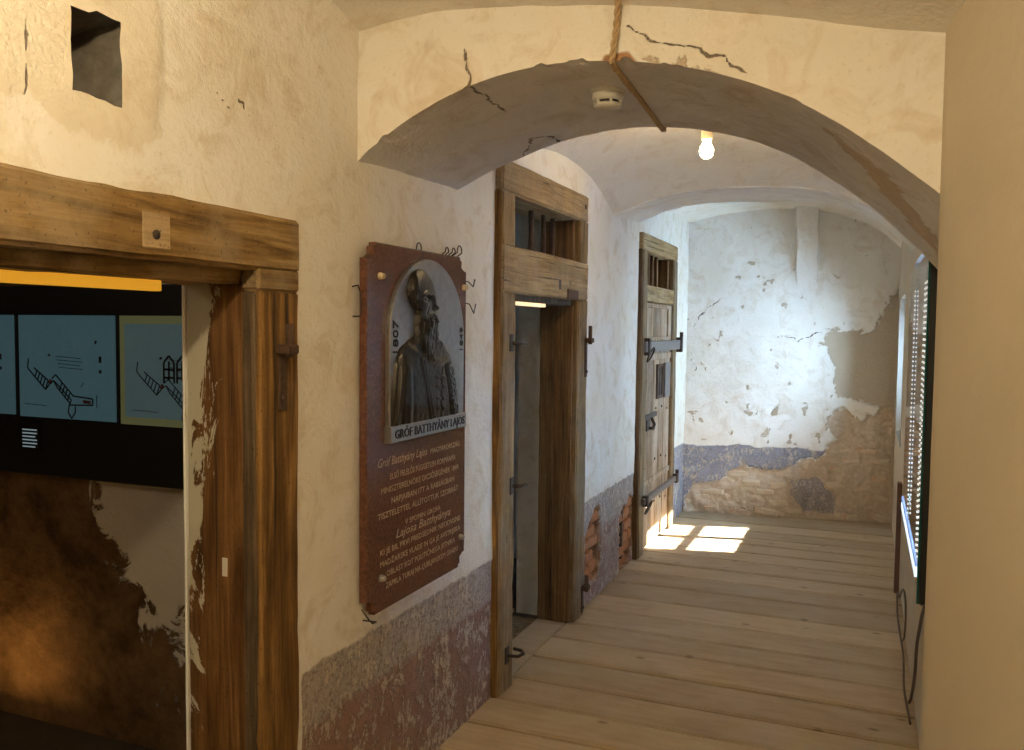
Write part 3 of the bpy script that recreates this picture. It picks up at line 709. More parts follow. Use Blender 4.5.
# ------------------------------------------------------------------ near doorway (open), timber frame
d1 = empty('door_1', (XL-.1, 1.25, 0)); tag(d1, 'heavy old timber frame of the near left doorway with peeling paint', 'doorway', kind='structure')
def D(p): return lambda name, lo, hi, mat, **k: adopt(beam(name, lo, hi, M[mat], **k), p)
f = D(d1)
f('lintel', (XL-.25, .40, 1.742), (XL+.012, 1.988, 1.888), 'wood_y', rough=.003, bev=.010, seg=.05)
f('lintel_lower', (XL-.25, .40, 1.706), (XL-.055, 1.83, 1.748), 'wood_y', rough=.004)
f('lintel_end', (XL-.05, 1.812, 1.688), (XL+.010, 1.986, 1.752), 'wood_y', rough=.003, bev=.008)
f('post', (XL-.045, 1.815, 0), (XL+.008, 1.984, 1.693), 'wood_z', rough=.005, bev=.009, seg=.05)
f('post_edge', (XL-.043, 1.806, 0), (XL-.002, 1.84, 1.688), 'wood_dark', rough=.004)
f('jamb', (XL-.245, 1.824, 0), (XL-.045, 1.95, 1.712), 'wood_paint', rough=.003, seg=.05)
f('jamb_bead', (XL-.252, 1.818, 0), (XL-.245, 1.95, 1.71), 'white_paint', rough=.001, bev=.002)
f('post', (XL-.25, .44, 0), (XL+.008, .62, 1.690), 'wood_z', rough=.005, bev=.009)
f('patch_block', (XL+.006, 1.425, 1.765), (XL+.0145, 1.505, 1.843), 'wood_yl', rough=.001, bev=.002)
adopt(lathe('peg_hole_disc', [(.0105, 0), (.0105, .003)], M['dark_void'], None, (XL+.0135, 1.462, 1.795), 12, 'x'), d1)  # flat dark disc on the block, its colour standing for the hole's shade
f('paper_label', (XL-.125, 1.8215, .925), (XL-.108, 1.826, .975), 'white_pl', rough=0, bev=.001)
def pintle(parent, x, y, z, plate=.16, up=.07):
    """iron hook: plate on the post, collar and upright pin"""
    r_ = adopt(beam('hinge_plate', (x, y-.012, z-plate), (x+.008, y+.020, z+.01), M['iron_rust'], rough=.0015, bev=.002), parent)
    q = beam('hinge_collar', (x+.004, y-.026, z-.012), (x+.045, y+.026, z+.014), M['iron_rust'], rough=.002, bev=.004); q.parent = r_
    q = tube('hinge_pin', [(x+.028, y+.004, z-.02), (x+.028, y+.004, z+up)], .011, M['iron_rust']); q.parent = r_
    q = lathe('nail', [(.010, 0), (.008, .006), (.003, .009)], M['iron_rust'], None, (x+.008, y+.004, z-plate+.03), 10, 'x'); q.parent = r_
pintle(d1, XL+.008, 1.900, 1.535)
ys = beam('light_strip', (XL-.16, .75, 1.680), (XL-.13, 1.625, 1.706), M['strip_yellow'], seg=.6, rough=0, bev=.002)
tag(ys, 'glowing amber light strip under the near door lintel', 'light strip')

# ------------------------------------------------------------------ middle doorway (open)
XF = -1.425
d2 = empty('door_2', (XL-.1, 3.95, 0)); tag(d2, 'open timber doorway with barred transom in the middle of the left wall', 'doorway', kind='structure')
f = D(d2)
f('lintel', (XL-.19, 3.352, 2.175), (XF, 4.545, 2.315), 'wood_yl', rough=.004, bev=.009, seg=.05)
f('transom_post', (XL-.17, 3.362, 1.948), (XF-.002, 3.495, 2.178), 'wood_zl', rough=.003, bev=.006)
f('transom_post', (XL-.17, 4.42, 1.948), (XF-.002, 4.548, 2.178), 'wood_zl', rough=.003, bev=.006)
f('rail', (XL-.10, 3.362, 1.752), (XF+.001, 4.552, 1.955), 'wood_yl', rough=.004, bev=.008, seg=.05)
f('rail_underside', (XL-.18, 3.50, 1.720), (XF-.045, 4.42, 1.760), 'wood_dark', rough=.002)
f('post', (XL-.02, 3.358, 0), (XF, 3.512, 1.756), 'wood_zl', rough=.005, bev=.008, seg=.05)
f('post', (XL-.02, 4.398, 0), (XF, 4.555, 1.756), 'wood_zl', rough=.004, bev=.008, seg=.05)
f('post_outer_edge', (XL-.02, 3.348, 0), (XF-.010, 3.372, 2.18), 'wood_z', rough=.003)
f('jamb', (XL-.18, 4.385, 0), (XL-.10, 4.52, 1.725), 'wood_jamb', rough=.004)
f('jamb', (XL-.10, 4.392, 0), (XL+.006, 4.52, 1.725), 'wood_jamb', rough=.004)
f('jamb', (XL-.18, 3.38, 0), (XL-.02, 3.520, 1.725), 'wood_dark', rough=.004)
f('transom_jamb', (XL-.18, 4.405, 1.95), (XL-.0, 4.50, 2.178), 'wood_jamb', rough=.003)
for yy in (3.985, 4.16, 4.30):
    adopt(tube('transom_bar', [(XL-.085, yy, 1.935), (XL-.085, yy+.006, 2.06), (XL-.085, yy, 2.19)], .013, M['iron_rust'], n=6), d2)
f('slot', (XF-.004, 4.06, 1.772), (XF+.002, 4.105, 1.845), 'iron', rough=.001, bev=.002)
f('lock_keep', (XF-.004, 4.20, 1.748), (XF+.010, 4.36, 1.80), 'iron_rust', rough=.002, bev=.003)
adopt(lathe('peg_hole_disc', [(.014, 0), (.014, .003)], M['dark_void'], None, (XF-.0005, 4.49, 2.255), 12, 'x'), d2)  # dark disc again, shade of the hole given as colour
pintle(d2, XF, 4.515, 1.535, .2, .08)
pintle(d2, XF, 4.515, .165, .14, .07)
def ring_hook(parent, y, z, big=False):
    b_ = adopt(beam('keeper_plate', (XF-.001, y-.02, z-.035), (XF+.006, y+.02, z+.04), M['iron'], rough=.001, bev=.002), parent)
    q = tube('keeper_staple', [(XF, y, z), (XF+.05, y+.012, z), (XF+.062, y+.045, z+.002), (XF+.04, y+.075, z+.003), (XF+.0, y+.085, z+.002)] if big else [(XF, y, z), (XF+.035, y+.02, z), (XF+.045, y+.075, z-.002)], .0075, M['iron'])
    q.parent = b_
ring_hook(d2, 3.455, 1.533); ring_hook(d2, 3.475, .905); ring_hook(d2, 3.44, .16, True)
for i in range(2):
    f('threshold_board', (XL-.015-.17*(i+1), 3.515, -.04), (XL-.017-.17*i, 4.40, -.004-.004*i), 'wood_zl' if i else 'plank', rough=.001, bev=.003)
for i in range(6):
    y0 = 3.40+.19*i
    f('cell_board', (-3.4, y0, -.05), (XL-.37, y0+.184, -.012), 'plank', rough=.001, bev=.003, seg=.2)
cs = beam('light_strip', (XF-.075, 3.60, 1.703), (XF-.050, 4.02, 1.720), M['strip_cream'], seg=.6, rough=0, bev=.002)
tag(cs, 'short warm white light strip under the middle door rail', 'light strip')

# ------------------------------------------------------------------ far door (closed)
d3 = empty('door_3', (XL-.1, 6.4, 0)); tag(d3, 'closed plank cell door with iron bolts and barred transom near the end wall', 'door', kind='structure')
f = D(d3)
f('lintel', (XL-.15, 5.808, 2.148), (XF, 6.955, 2.262), 'wood_yl', rough=.003, bev=.008)
f('post', (XL-.15, 5.812, 0), (XF, 5.945, 2.15), 'wood_zl', rough=.004, bev=.008)
f('post', (XL-.15, 6.835, 0), (XF, 6.965, 2.15), 'wood_zl', rough=.004, bev=.008)
f('post_outer_edge', (XL-.02, 5.80, 0), (XF-.008, 5.822, 2.15), 'wood_jamb', rough=.003)
f('rail', (XL-.15, 5.94, 1.795), (XF-.003, 6.84, 1.910), 'wood_yl', rough=.003, bev=.006)
for yy in (6.12, 6.25, 6.38, 6.52):
    f('transom_bar', (XL-.055, yy-.016, 1.90), (XL-.03, yy+.016, 2.155), 'wood_jamb', rough=.001, bev=.004)
f('transom_jamb', (XL-.145, 6.80, 1.91), (XL-.01, 6.84, 2.15), 'wood_jamb')
lf = adopt(beam('leaf_backing', (XL-.06, 5.94, .012), (XL-.012, 6.84, 1.792), M['wood_jamb'], rough=.001), d3)
def sub(o, par): o.parent = par; return o
yb = [5.948, 6.09, 6.27, 6.46, 6.63, 6.832]
for y0, y1 in zip(yb[:-1], yb[1:]):
    sub(beam('plank', (XL-.012, y0+.003, .015), (XL+.012+random.uniform(-.002, .002), y1-.003, 1.50), M['wood_door'], rough=.0025, bev=.004), lf)
for y0, y1 in ((5.952, 6.05), (6.73, 6.83)): sub(beam('stile', (XL-.012, y0, 1.50), (XL+.018, y1, 1.79), M['wood_door'], rough=.002, bev=.004), lf)
for z0, z1 in ((1.50, 1.545), (1.755, 1.79)): sub(beam('panel_rail', (XL-.012, 6.05, z0), (XL+.018, 6.73, z1), M['wood_door'], rough=.002, bev=.004), lf)
for y0, y1 in ((6.05, 6.27), (6.275, 6.50), (6.505, 6.73)): sub(beam('panel_board', (XL-.012, y0, 1.545), (XL+.004, y1, 1.755), M['wood_door'], rough=.002, bev=.003), lf)
sub(beam('cross_batten', (XL+.005, 5.96, 1.375), (XL+.026, 6.82, 1.425), M['wood_door'], rough=.002, bev=.004), lf)
def bolt(z0, y0, y1, thick, mat='steel'):
    b_ = adopt(beam('bolt_bar', (XF+.0, y0, z0-thick/2), (XF+.028, y1, z0+thick/2), M[mat], rough=.002, bev=.005), d3)
    for yy in (y0+.03, y1-.10): sub(beam('bolt_keeper', (XF-.01, yy, z0-thick*.8), (XF+.040, yy+.05, z0+thick*.8), M['iron'], rough=.002, bev=.005), b_)
    sub(tube('bolt_pin', [(XF+.02, y1-.02, z0-thick*.4), (XF+.02, y1-.02, z0+thick*1.35)], .014, M['iron']), b_)
    sub(tube('bolt_ring', [(XF+.03+.045*math.sin(a)*.5, y0+.11+.045*math.cos(a), z0-.055+.05*math.sin(a)) for a in np.linspace(0, 2*math.pi, 13)], .006, M['iron']), b_)
    return b_
bolt(1.478, 5.84, 7.08, .075)
bl2 = bolt(.395, 5.86, 7.02, .045)
sub(beam('strap', (XL+.012, 5.97, .475), (XL+.022, 6.86, .515), M['wood_door'], rough=.002, bev=.003), bl2)
f('lock_strap', (XL+.012, 5.90, .955), (XL+.024, 6.36, .99), 'iron', rough=.001, bev=.002)
adopt(tube('padlock_hook', [(XL+.03, 6.16, .955), (XL+.045, 6.19, .91), (XL+.045, 6.15, .88), (XL+.035, 6.10, .89)], .011, M['iron']), d3)
f('lock_strap', (XL+.010, 6.05, .87), (XL+.022, 6.14, .95), 'iron', rough=.001, bev=.002)
hf = adopt(beam('hatch_dark_sheet', (XL+.008, 6.37, 1.09), (XL+.018, 6.52, 1.33), M['black'], rough=.001, bev=.002), d3)  # black sheet stands in for the dark opening behind the hatch bars
for lo, hi in (((XL+.012, 6.35, 1.08), (XL+.026, 6.375, 1.34)), ((XL+.012, 6.515, 1.08), (XL+.026, 6.54, 1.34)), ((XL+.012, 6.375, 1.315), (XL+.026, 6.515, 1.34)), ((XL+.012, 6.375, 1.08), (XL+.026, 6.515, 1.105)), ((XL+.012, 6.435, 1.10), (XL+.022, 6.455, 1.32)), ((XL+.012, 6.37, 1.20), (XL+.022, 6.52, 1.215))):
    sub(beam('hatch_frame', lo, hi, M['iron_rust'], rough=.001, bev=.002), hf)
f('hatch_flap', (XL+.010, 6.60, 1.075), (XL+.030, 6.78, 1.345), 'steel', rough=.002, bev=.003)
for z_ in (.3, .62, 1.0, 1.25):
    for y_ in (6.02, 6.36, 6.56, 6.74): adopt(lathe('nail', [(.011, 0), (.009, .005), (.003, .008)], M['iron'], None, (XL+.010, y_, z_+.02*math.sin(y_*9)), 8, 'x'), d3)

# ------------------------------------------------------------------ exhibition panel in the first cell
PY = 2.435
pn = empty('display_panel', (-2.95, PY, 1.0)); tag(pn, 'long black display panel with backlit plan drawings inside the near cell', 'display panel')
adopt(beam('backing', (-4.2, PY, .995), (-2.02, PY+.03, 1.745), M['black'], seg=.5, rough=0, bev=.003), pn)
def printm(name, c1, c2, st):
    k = N(name); v = k.coord(); n = k.noise(v, 7, 5, .6); n2 = k.noise(v, 60, 3); col = k.mix(n, c1, c2); col = k.mix(k.math('MULTIPLY', n2, .25), col, (.02, .05, .06))
    k.fin(col, .35, 0, .4); k.l(col, k.b.inputs['Emission Color']); k.b.inputs['Emission Strength'].default_value = st; return k.m
M['print'] = printm('backlit_blue_print', (.045, .100, .128), (.064, .118, .130), .40)
M['print_b'] = printm('backlit_pale_print', (.055, .098, .112), (.090, .128, .118), .38)
M['print_border'] = printm('olive_print_border', (.085, .085, .030), (.11, .11, .045), .5)
M['ink'] = simple('black_ink', (.012, .010, .012), .6, 0, .1, 10, 0)
M['ink_red'] = simple('red_ink', (.10, .03, .03), .6, 0, .1, 10, 0)
M['caption'] = emis('caption_text', (.25, .33, .36), .5, (.2, .25, .28))
def strokes(name, segs, w, y, mat, parent):
    V = []; F = []
    for (x0, z0), (x1, z1) in segs:
        d = np.array([x1-x0, z1-z0]); L = np.linalg.norm(d)+1e-9; nrm = np.array([-d[1], d[0]])/L*w/2; q = len(V)
        for yy in (y, y-.0012):
            for (cx, cz), s in (((x0, z0), 1), ((x1, z1), 1), ((x1, z1), -1), ((x0, z0), -1)): V.append((cx+nrm[0]*s, yy, cz+nrm[1]*s))
        F += [[q, q+1, q+2, q+3], [q+7, q+6, q+5, q+4]]+[[q+i, q+4+i, q+4+(i+1) % 4, q+(i+1) % 4] for i in range(4)]
    o = link(name, mesh_from(name, V, F), mat); o['kind'] = 'stuff'; return sub(o, parent)
def polyl(p, close=False): return [(a, b) for a, b in zip(p[:-1], p[1:])]+([(p[-1], p[0])] if close else [])
PZ0, PZ1 = 1.232, 1.630
def plan_drawing(x0, par, wid, pale):
    """the long angular building plan drawn on the sheets; u 0..1 left to right, v 0..1 up"""
    X = lambda u, v: (x0+u*wid, PZ0+v*(PZ1-PZ0)); yy = PY-.008
    wall = polyl([X(.11, .57), X(.10, .48), X(.15, .42), X(.29, .27), X(.34, .33), X(.38, .36), X(.56, .18), X(.54, .13), X(.78, .14), X(.78, .20), X(.58, .22), X(.40, .42), X(.36, .38)])
    wall += polyl([X(.17, .48), X(.32, .36), X(.29, .27)])+polyl([X(.38, .36), X(.41, .30), X(.55, .14)])
    for t in (.2, .4, .6, .8): wall += [(X(.15+.14*t, .42-.15*t), X(.17+.15*t, .48-.12*t)), (X(.41+.14*t, .30-.16*t), X(.44+.13*t, .38-.17*t))]
    wall += polyl([X(.54, .13), X(.525, .06), X(.56, .0), X(.60, .06), X(.60, .12)])
    strokes('ink_drawing', wall, .0055 if not pale else .004, yy, M['ink'], par)
    strokes('ink_drawing', [(X(.68, .17), X(.76, .165)), (X(.33, .33), X(.35, .37))], .012, yy, M['ink_red'], par)
    strokes('ink_writing', [(X(.40+.01*i, .60-.035*i), X(.66+.02*(i % 2), .585-.035*i)) for i in range(4)]+[(X(.82, .24), X(.82, .12)), (X(.06, .12), X(.3, .11)), (X(.66, .31), X(.69, .35))], .0022, yy, M['ink_red' if pale else 'ink'], par)
    strokes('ink_mark', [(X(.86, .61), X(.86, .55)), (X(.86, .48), X(.86, .45)), (X(.33, .62), X(.335, .60)), (X(.81, .75), X(.825, .74))], .012, yy, M['ink'], par)
for i, (xa, xb) in enumerate(((-3.667, -3.150), (-3.120, -2.612), (-2.586, -2.045))):
    pale = i == 2
    pr_ = adopt(beam('print', (xa, PY-.006, PZ0-.004*i), (xb, PY+.001, PZ1), M['print_border'] if pale else M['print'], seg=.3, rough=0, bev=.001), pn)
    if pale:
        sub(beam('print_sheet', (xa+.025, PY-.0075, PZ0+.02), (xb-.02, PY-.004, PZ1-.03), M['print_b'], seg=.3, rough=0, bev=.0005), pr_)
        plan_drawing(xa+.035, pr_, .50, True)
        # ornamental facade drawing
        for q in range(2):
            bx = -2.370+.062*q; bz = 1.385
            strokes('ink_facade', polyl([(bx, bz), (bx, bz+.075), (bx+.024, bz+.10), (bx+.048, bz+.075), (bx+.048, bz)], False)+[((bx+.024, bz+.01), (bx+.024, bz+.08)), ((bx, bz+.05), (bx+.048, bz+.05)), ((bx, bz+.02), (bx+.048, bz+.02))], .008, PY-.0085, M['ink'], pr_)
    else:
        plan_drawing(xa, pr_, xb-xa, False)
cp = adopt(beam('caption_plate', (-3.120, PY-.004, 1.10), (-3.015, PY+.001, 1.205), M['black'], seg=.3, rough=0, bev=.001), pn)
strokes('caption_lines', [((-3.110, 1.175-.0135*i), (-3.030-.01*(i % 3 == 2), 1.175-.0135*i)) for i in range(6)], .005, PY-.0045, M['caption'], cp)
# small floor uplight that warms the foot of the cell wall
ul = empty('floor_uplight', (-3.15, 2.22, -.03)); tag(ul, 'small warm uplight on the floor of the near cell', 'lamp')
adopt(lathe('housing', [(.05, -.03), (.055, .03), (.045, .035)], M['black'], None, (-3.15, 2.22, 0), 20), ul)
adopt(lathe('lens', [(.042, .0), (.040, .004)], emis('uplight_lens', (1.0, .55, .17), 110, (1, .8, .5)), None, (-3.15, 2.22, .034), 20), ul)

# ------------------------------------------------------------------ memorial plaque
PX = XL+.012; PF = -1.418
pq = empty('memorial_plaque', (PX, 2.66, .68)); tag(pq, 'red granite memorial plaque with arched bronze portrait and carved lettering', 'plaque')
mp = lambda u, v, w: (w, u, v)
y0, y1, z0, z1, nn = 2.278, 2.985, .684, 1.862, .052
def notch(cy, cz, a0, a1): return [(cy+nn*math.cos(a), cz+nn*math.sin(a)) for a in np.linspace(a0, a1, 7)]
pi = math.pi
sq = lambda: None
front = []
def corner(cy, cz, sy, sz, rev):
    p = [(cy+sy*.006, cz+sz*nn), (cy+sy*.006+sy*.030, cz+sz*nn), (cy+sy*.030, cz+sz*(nn-.018)), (cy+sy*.034, cz+sz*.020), (cy+sy*nn, cz+sz*.010), (cy+sy*nn, cz)]
    p = [(cy, cz+sz*nn)]+[(cy+sy*(.012+.028*t), cz+sz*(nn-.014*t)) for t in (.3, 1.0)]+[(cy+sy*.038, cz+sz*.014), (cy+sy*nn, cz+sz*.010), (cy+sy*nn, cz)]
    return p[::-1] if rev else p
front = corner(y0, z0, 1, 1, False)+corner(y1, z0, -1, 1, True)+corner(y1, z1, -1, -1, False)+corner(y0, z1, 1, -1, True)
adopt(prism('slab', front, PX+.004, PF, mp, M['granite'], None, bev=.0035), pq)
for (yy, zz) in ((2.367-.015, 1.757), (3.002-.045, 1.750), (2.362, .795), (2.972-.03, .800)):
    adopt(lathe('fixing_bolt', [(.012, 0), (.012, .006), (.009, .018), (.003, .022)], M['bronze_plate'] if zz < 1 else M['porcelain'], None, (PF-.001, yy, zz), 12, 'x'), pq)
# bronze plate: round-headed
BY0, BY1, BZ0, BZ1 = 2.388, 2.936, 1.226, 1.832
cy_, sp_ = (BY0+BY1)/2, 1.56; hw = (BY1-BY0)/2
ol = [(BY0, BZ0+.05), (BY1, BZ0+.05)]+[(cy_+hw*math.cos(a), sp_+(BZ1-sp_)*math.sin(a)) for a in np.linspace(0, pi, 33)]
bp = adopt(prism('bronze_plate', ol, PF-.002, PF+.016, mp, M['bronze_plate'], None, bev=.003), pq)
nmp = adopt(prism('name_band', [(BY0-.004, BZ0), (BY1+.004, BZ0), (BY1+.004, BZ0+.054), (BY0-.004, BZ0+.054)], PF-.002, PF+.026, mp, M['bronze_plate'], None, bev=.003), pq)
# high-relief bust as one height field
gy = np.arange(BY0+.006, BY1+.05, .0025); gz = np.arange(BZ0+.055, BZ1-.004, .0028)
GY, GZ = np.meshgrid(gy, gz, indexing='ij'); U = GY.ravel(); Vv = GZ.ravel()
def ell(cu, cv, ru, rv, h, p=.5):
    return h*np.maximum(0, 1-((U-cu)/ru)**2-((Vv-cv)/rv)**2)**p
def ridge(pts, w, h): return h*np.exp(-(seg_dist(U, Vv, pts, False)/w)**2)
def inv_ridge(pts, w, h): return -ridge(pts, w, h)
P3 = np.stack([U, Vv, 0*U], 1)
torso = [(2.389, 1.26), (2.391, 1.40), (2.405, 1.49), (2.44, 1.535), (2.50, 1.560), (2.56, 1.575), (2.62, 1.58), (2.70, 1.572), (2.76, 1.550), (2.82, 1.50), (2.865, 1.43), (2.895, 1.36), (2.918, 1.26)]
st = sdf_poly(U, Vv, torso); tm = sstep(0, .006, st)
def rd(pts, w, h): return ridge(pts, w, h)
low = sstep(0, .10, st)*.020+ell(2.64, 1.34, .26, .30, .006, 1)
head_l = np.maximum.reduce([ell(2.612, 1.590, .066, .10, .014, .8), ell(2.592, 1.722, .094, .074, .021, .9), ell(2.630, 1.680, .084, .100, .022, .9), ell(2.655, 1.590, .070, .090, .021, .9), ell(2.645, 1.545, .055, .062, .024, .9)])
hmask = sstep(.0, .003, head_l)
low = np.maximum(low, head_l+.006*hmask)
# the outlines are as seen obliquely: raised points belong further left on the plate
G_ = low.reshape(GY.shape).copy()
for i in range(1, G_.shape[0]): G_[i] = np.minimum(G_[i], G_[i-1]+.44*.0025)
low = G_.ravel(); tm = tm*(1-.85*hmask)
folds = rd([(2.432, 1.52), (2.412, 1.40), (2.400, 1.27)], .010, .007)+rd([(2.462, 1.52), (2.452, 1.42), (2.425, 1.27)], .008, .008)-rd([(2.447, 1.50), (2.432, 1.40), (2.413, 1.27)], .006, .006)
folds += -rd([(2.482, 1.50), (2.484, 1.40), (2.468, 1.27)], .007, .008)+rd([(2.515, 1.46), (2.520, 1.37), (2.512, 1.27)], .014, .005)-rd([(2.545, 1.43), (2.550, 1.35), (2.545, 1.27)], .010, .003)
folds += rd([(2.590, 1.50), (2.632, 1.40), (2.672, 1.27)], .008, .007)-rd([(2.610, 1.48), (2.650, 1.39), (2.690, 1.27)], .005, .007)
folds += rd([(2.785, 1.475), (2.822, 1.38), (2.848, 1.27)], .008, .008)-rd([(2.768, 1.47), (2.804, 1.38), (2.828, 1.27)], .005, .008)-rd([(2.748, 1.46), (2.742, 1.36), (2.744, 1.27)], .004, .005)
strap = 1.3*(rd([(2.430, 1.535), (2.50, 1.530), (2.58, 1.510), (2.655, 1.490)], .010, .008)+rd([(2.675, 1.487), (2.73, 1.477), (2.785, 1.478)], .011, .008))
bts = ((2.742, 1.425), (2.746, 1.392), (2.750, 1.350), (2.754, 1.312))
btn = sum(ell(u, v, .012, .009, .008) for u, v in bts)+sum(rd([(u-.040, v+.004), (u-.014, v)], .004, .005)+rd([(u+.014, v), (u+.036, v-.004)], .004, .005) for u, v in bts)
fur = sstep(2.795, 2.825, U)*fbm(P3, 95, 2, 54)*.012+sstep(1.515, 1.535, Vv)*fbm(P3, 80, 2, 8)*.008+fbm(P3, 60, 2, 5)*.0025
det = tm*(folds+strap+btn+fur+.004)
hair = sstep(0, .008, sdf_poly(U, Vv, [(2.48, 1.78), (2.53, 1.80), (2.560, 1.765), (2.585, 1.715), (2.580, 1.665), (2.592, 1.635), (2.585, 1.54), (2.53, 1.54), (2.53, 1.62), (2.48, 1.68)]))
beardm = sstep(0, .010, sdf_poly(U, Vv, [(2.592, 1.655), (2.625, 1.630), (2.66, 1.640), (2.715, 1.640), (2.735, 1.56), (2.70, 1.50), (2.64, 1.475), (2.59, 1.53)]))
face_ = rd([(2.676, 1.706), (2.694, 1.672), (2.698, 1.664)], .0065, .011)+ell(2.692, 1.664, .014, .010, .008)+rd([(2.618, 1.706), (2.645, 1.713), (2.668, 1.706)], .006, .006)+rd([(2.688, 1.708), (2.702, 1.702)], .005, .005)
face_ += -ell(2.645, 1.695, .024, .011, .009)+ell(2.646, 1.693, .012, .006, .006)-ell(2.700, 1.692, .010, .010, .006)+ell(2.632, 1.665, .030, .022, .004)-rd([(2.652, 1.668), (2.640, 1.645)], .006, .004)
face_ += rd([(2.622, 1.626), (2.650, 1.640), (2.678, 1.646), (2.698, 1.640), (2.712, 1.620)], .007, .008)-rd([(2.662, 1.626), (2.694, 1.626)], .004, .007)+ell(2.588, 1.676, .013, .024, .007)-ell(2.590, 1.676, .006, .014, .007)
hd = face_+hair*(1-hmask*0)*(fbm(P3, 100, 2, 51)*.014+.002)+beardm*(fbm(P3*np.array([120, 34, 1]), 1, 2, 52)*.013+.003)+rd([(2.565, 1.765), (2.590, 1.712)], .004, .004)
det = det+hmask*hd
H_ = low+det*sstep(.0, .004, low); U = U-1.85*low
# clip to the plate outline
so = sdf_poly(U, Vv, [(a+(cy_-a)*.012, b) for a, b in ol]); H_ = H_*sstep(-.002, .006, so)
Vx = np.stack([PF+.0145+np.where(H_ > .0025, H_, -.004), U, Vv], 1)
me = mesh_grid('portrait_relief', Vx, gridfaces(len(gy), len(gz), ((so.reshape(GY.shape)[:-1, :-1] > 0) & ((H_.reshape(GY.shape)[:-1, :-1] > .0005) | (H_.reshape(GY.shape)[1:, 1:] > .0005)))))
rel = adopt(link('portrait_relief', me, M['bronze']), pq); rel['label'] = 'high-relief bust of a bearded man in a fur-trimmed cloak'
DG = None
def text(name, s, y, z, size, w, mat, parent, ext=.0008, shear=0, width=None, rot=0, align='LEFT', sx=1.0):
    cu = bpy.data.curves.new('t', 'FONT'); cu.body = s; cu.size = size; cu.extrude = ext; cu.shear = shear; cu.align_x = align; cu.resolution_u = 2
    o = bpy.data.objects.new('t', cu); COL.objects.link(o); bpy.context.view_layer.update()
    me = bpy.data.meshes.new_from_object(o.evaluated_get(bpy.context.evaluated_depsgraph_get())); bpy.data.objects.remove(o, do_unlink=True)
    co = np.zeros(len(me.vertices)*3, np.float32); me.vertices.foreach_get('co', co); co = co.reshape(-1, 3).astype(float)
    if width:
        k = width/max(1e-6, co[:, 0].max()-co[:, 0].min()); mn = co[:, 0].min(); co[:, 0] = (co[:, 0]-mn)*k
    co[:, 0] *= sx
    cr, sr = math.cos(rot), math.sin(rot); u = co[:, 0]*cr-co[:, 1]*sr; v = co[:, 0]*sr+co[:, 1]*cr
    out = np.stack([w+co[:, 2], y+u, z+v], 1).astype(np.float32); me.vertices.foreach_set('co', out.ravel()); me.update()
    me.materials.clear(); me.materials.append(mat); me.name = name
    return sub(link(name, me), parent) if parent.parent else adopt(link(name, me), parent)
text('name_lettering', 'GRÓF BATTHYÁNY LAJOS', BY0+.018, BZ0+.013, .042, PF+.027, M['bronze_dark'], nmp, .0015, width=.515)
text('year_lettering', '1807', BY0+.052, 1.515, .046, PF+.017, M['bronze_dark'], bp, .0015, rot=pi/2, width=.105)
text('year_lettering', '1849', BY1-.014, 1.515, .036, PF+.017, M['bronze_dark'], bp, .0015, rot=pi/2, width=.085)
rows = [('Gróf Batthyány Lajos', 2.345, 1.152, .040, .3, .33), ('MAGYARORSZÁG', 2.70, 1.152, .026, 0, .235), ('ELSŐ FELELŐS FÜGGETLEN KORMÁNYA', 2.42, 1.104, .028, 0, .48), ('MINISZTERELNÖKE DICSŐSÉGÉNEK 1849', 2.365, 1.064, .028, 0, .56),
        ('NAPJAIBAN ITT A RABSÁGBAN', 2.43, 1.024, .028, 0, .46), ('TISZTELETTEL ÁLLÍTOTTUK SZOBRÁT', 2.345, .984, .028, 0, .58),
        ('V SPOMIN GROFA', 2.52, .936, .026, 0, .26), ('Lajosa Batthyánya', 2.46, .902, .042, .3, .40),
        ('KI JE BIL PRVI PREDSEDNIK NEODVISNE', 2.36, .866, .027, 0, .585), ('MADŽARSKE VLADE IN GA JE AVSTRIJSKA', 2.36, .828, .027, 0, .585), ('OBLAST KOT POLITIČNEGA JETNIKA', 2.40, .790, .027, 0, .50), ('ZAPRLA TUKAJ NA LJUBLJANSKEM GRADU', 2.395, .752, .027, 0, .53)]
for s, y, z, sz, sh, wd in rows: text('inscription', s, y, z, sz, PF+.0002, M['gold_ink'], pq, .0005, shear=sh, width=wd)
# bent wire hooks holding the plaque
def hook(pts, lab):
    o = tube('wire_hook', pts, .0024, M['iron'], n=6); tag(o, lab, 'hook', 'wire hooks around the plaque')
hook([(XL-.01, 2.270, 1.72), (XL+.02, 2.262, 1.725), (XL+.035, 2.255, 1.70), (XL+.035, 2.257, 1.64), (XL+.02, 2.270, 1.63), (XL-.01, 2.272, 1.63)], 'bent iron wire hook beside the left edge of the plaque')
hook([(XL-.01, 2.32, .665), (PF+.012, 2.318, .668), (PF+.016, 2.29, .672), (PF+.014, 2.27, .69), (PF-.01, 2.267, .72)], 'bent iron wire hook under the lower left corner of the plaque')
def loop(y, z, r, n=9): return [(XL-.008, y-r, z-.02)]+[(XL+.022, y+r*math.cos(a), z+1.3*r*math.sin(a)) for a in np.linspace(pi, 0, n)]+[(XL-.008, y+r, z-.02)]
hook(loop(2.645, 1.866, .018), 'looped wire hook above the middle of the plaque')
hook(loop(2.86, 1.876, .013), 'small looped wire hook above the right part of the plaque')
hook(loop(2.915, 1.878, .013), 'looped wire hook second from the right above the plaque')
hook(loop(2.965, 1.882, .020), 'looped wire hook above the top right corner of the plaque')
hook([(XL-.01, 3.02, 1.785), (XL+.03, 3.03, 1.775), (XL+.035, 3.062, 1.758), (XL+.03, 3.088, 1.788)], 'upper V-shaped wire hook right of the plaque')
hook([(XL-.01, 3.03, 1.70), (XL+.03, 3.04, 1.69), (XL+.035, 3.070, 1.655), (XL+.03, 3.098, 1.692)], 'lower V-shaped wire hook right of the plaque')

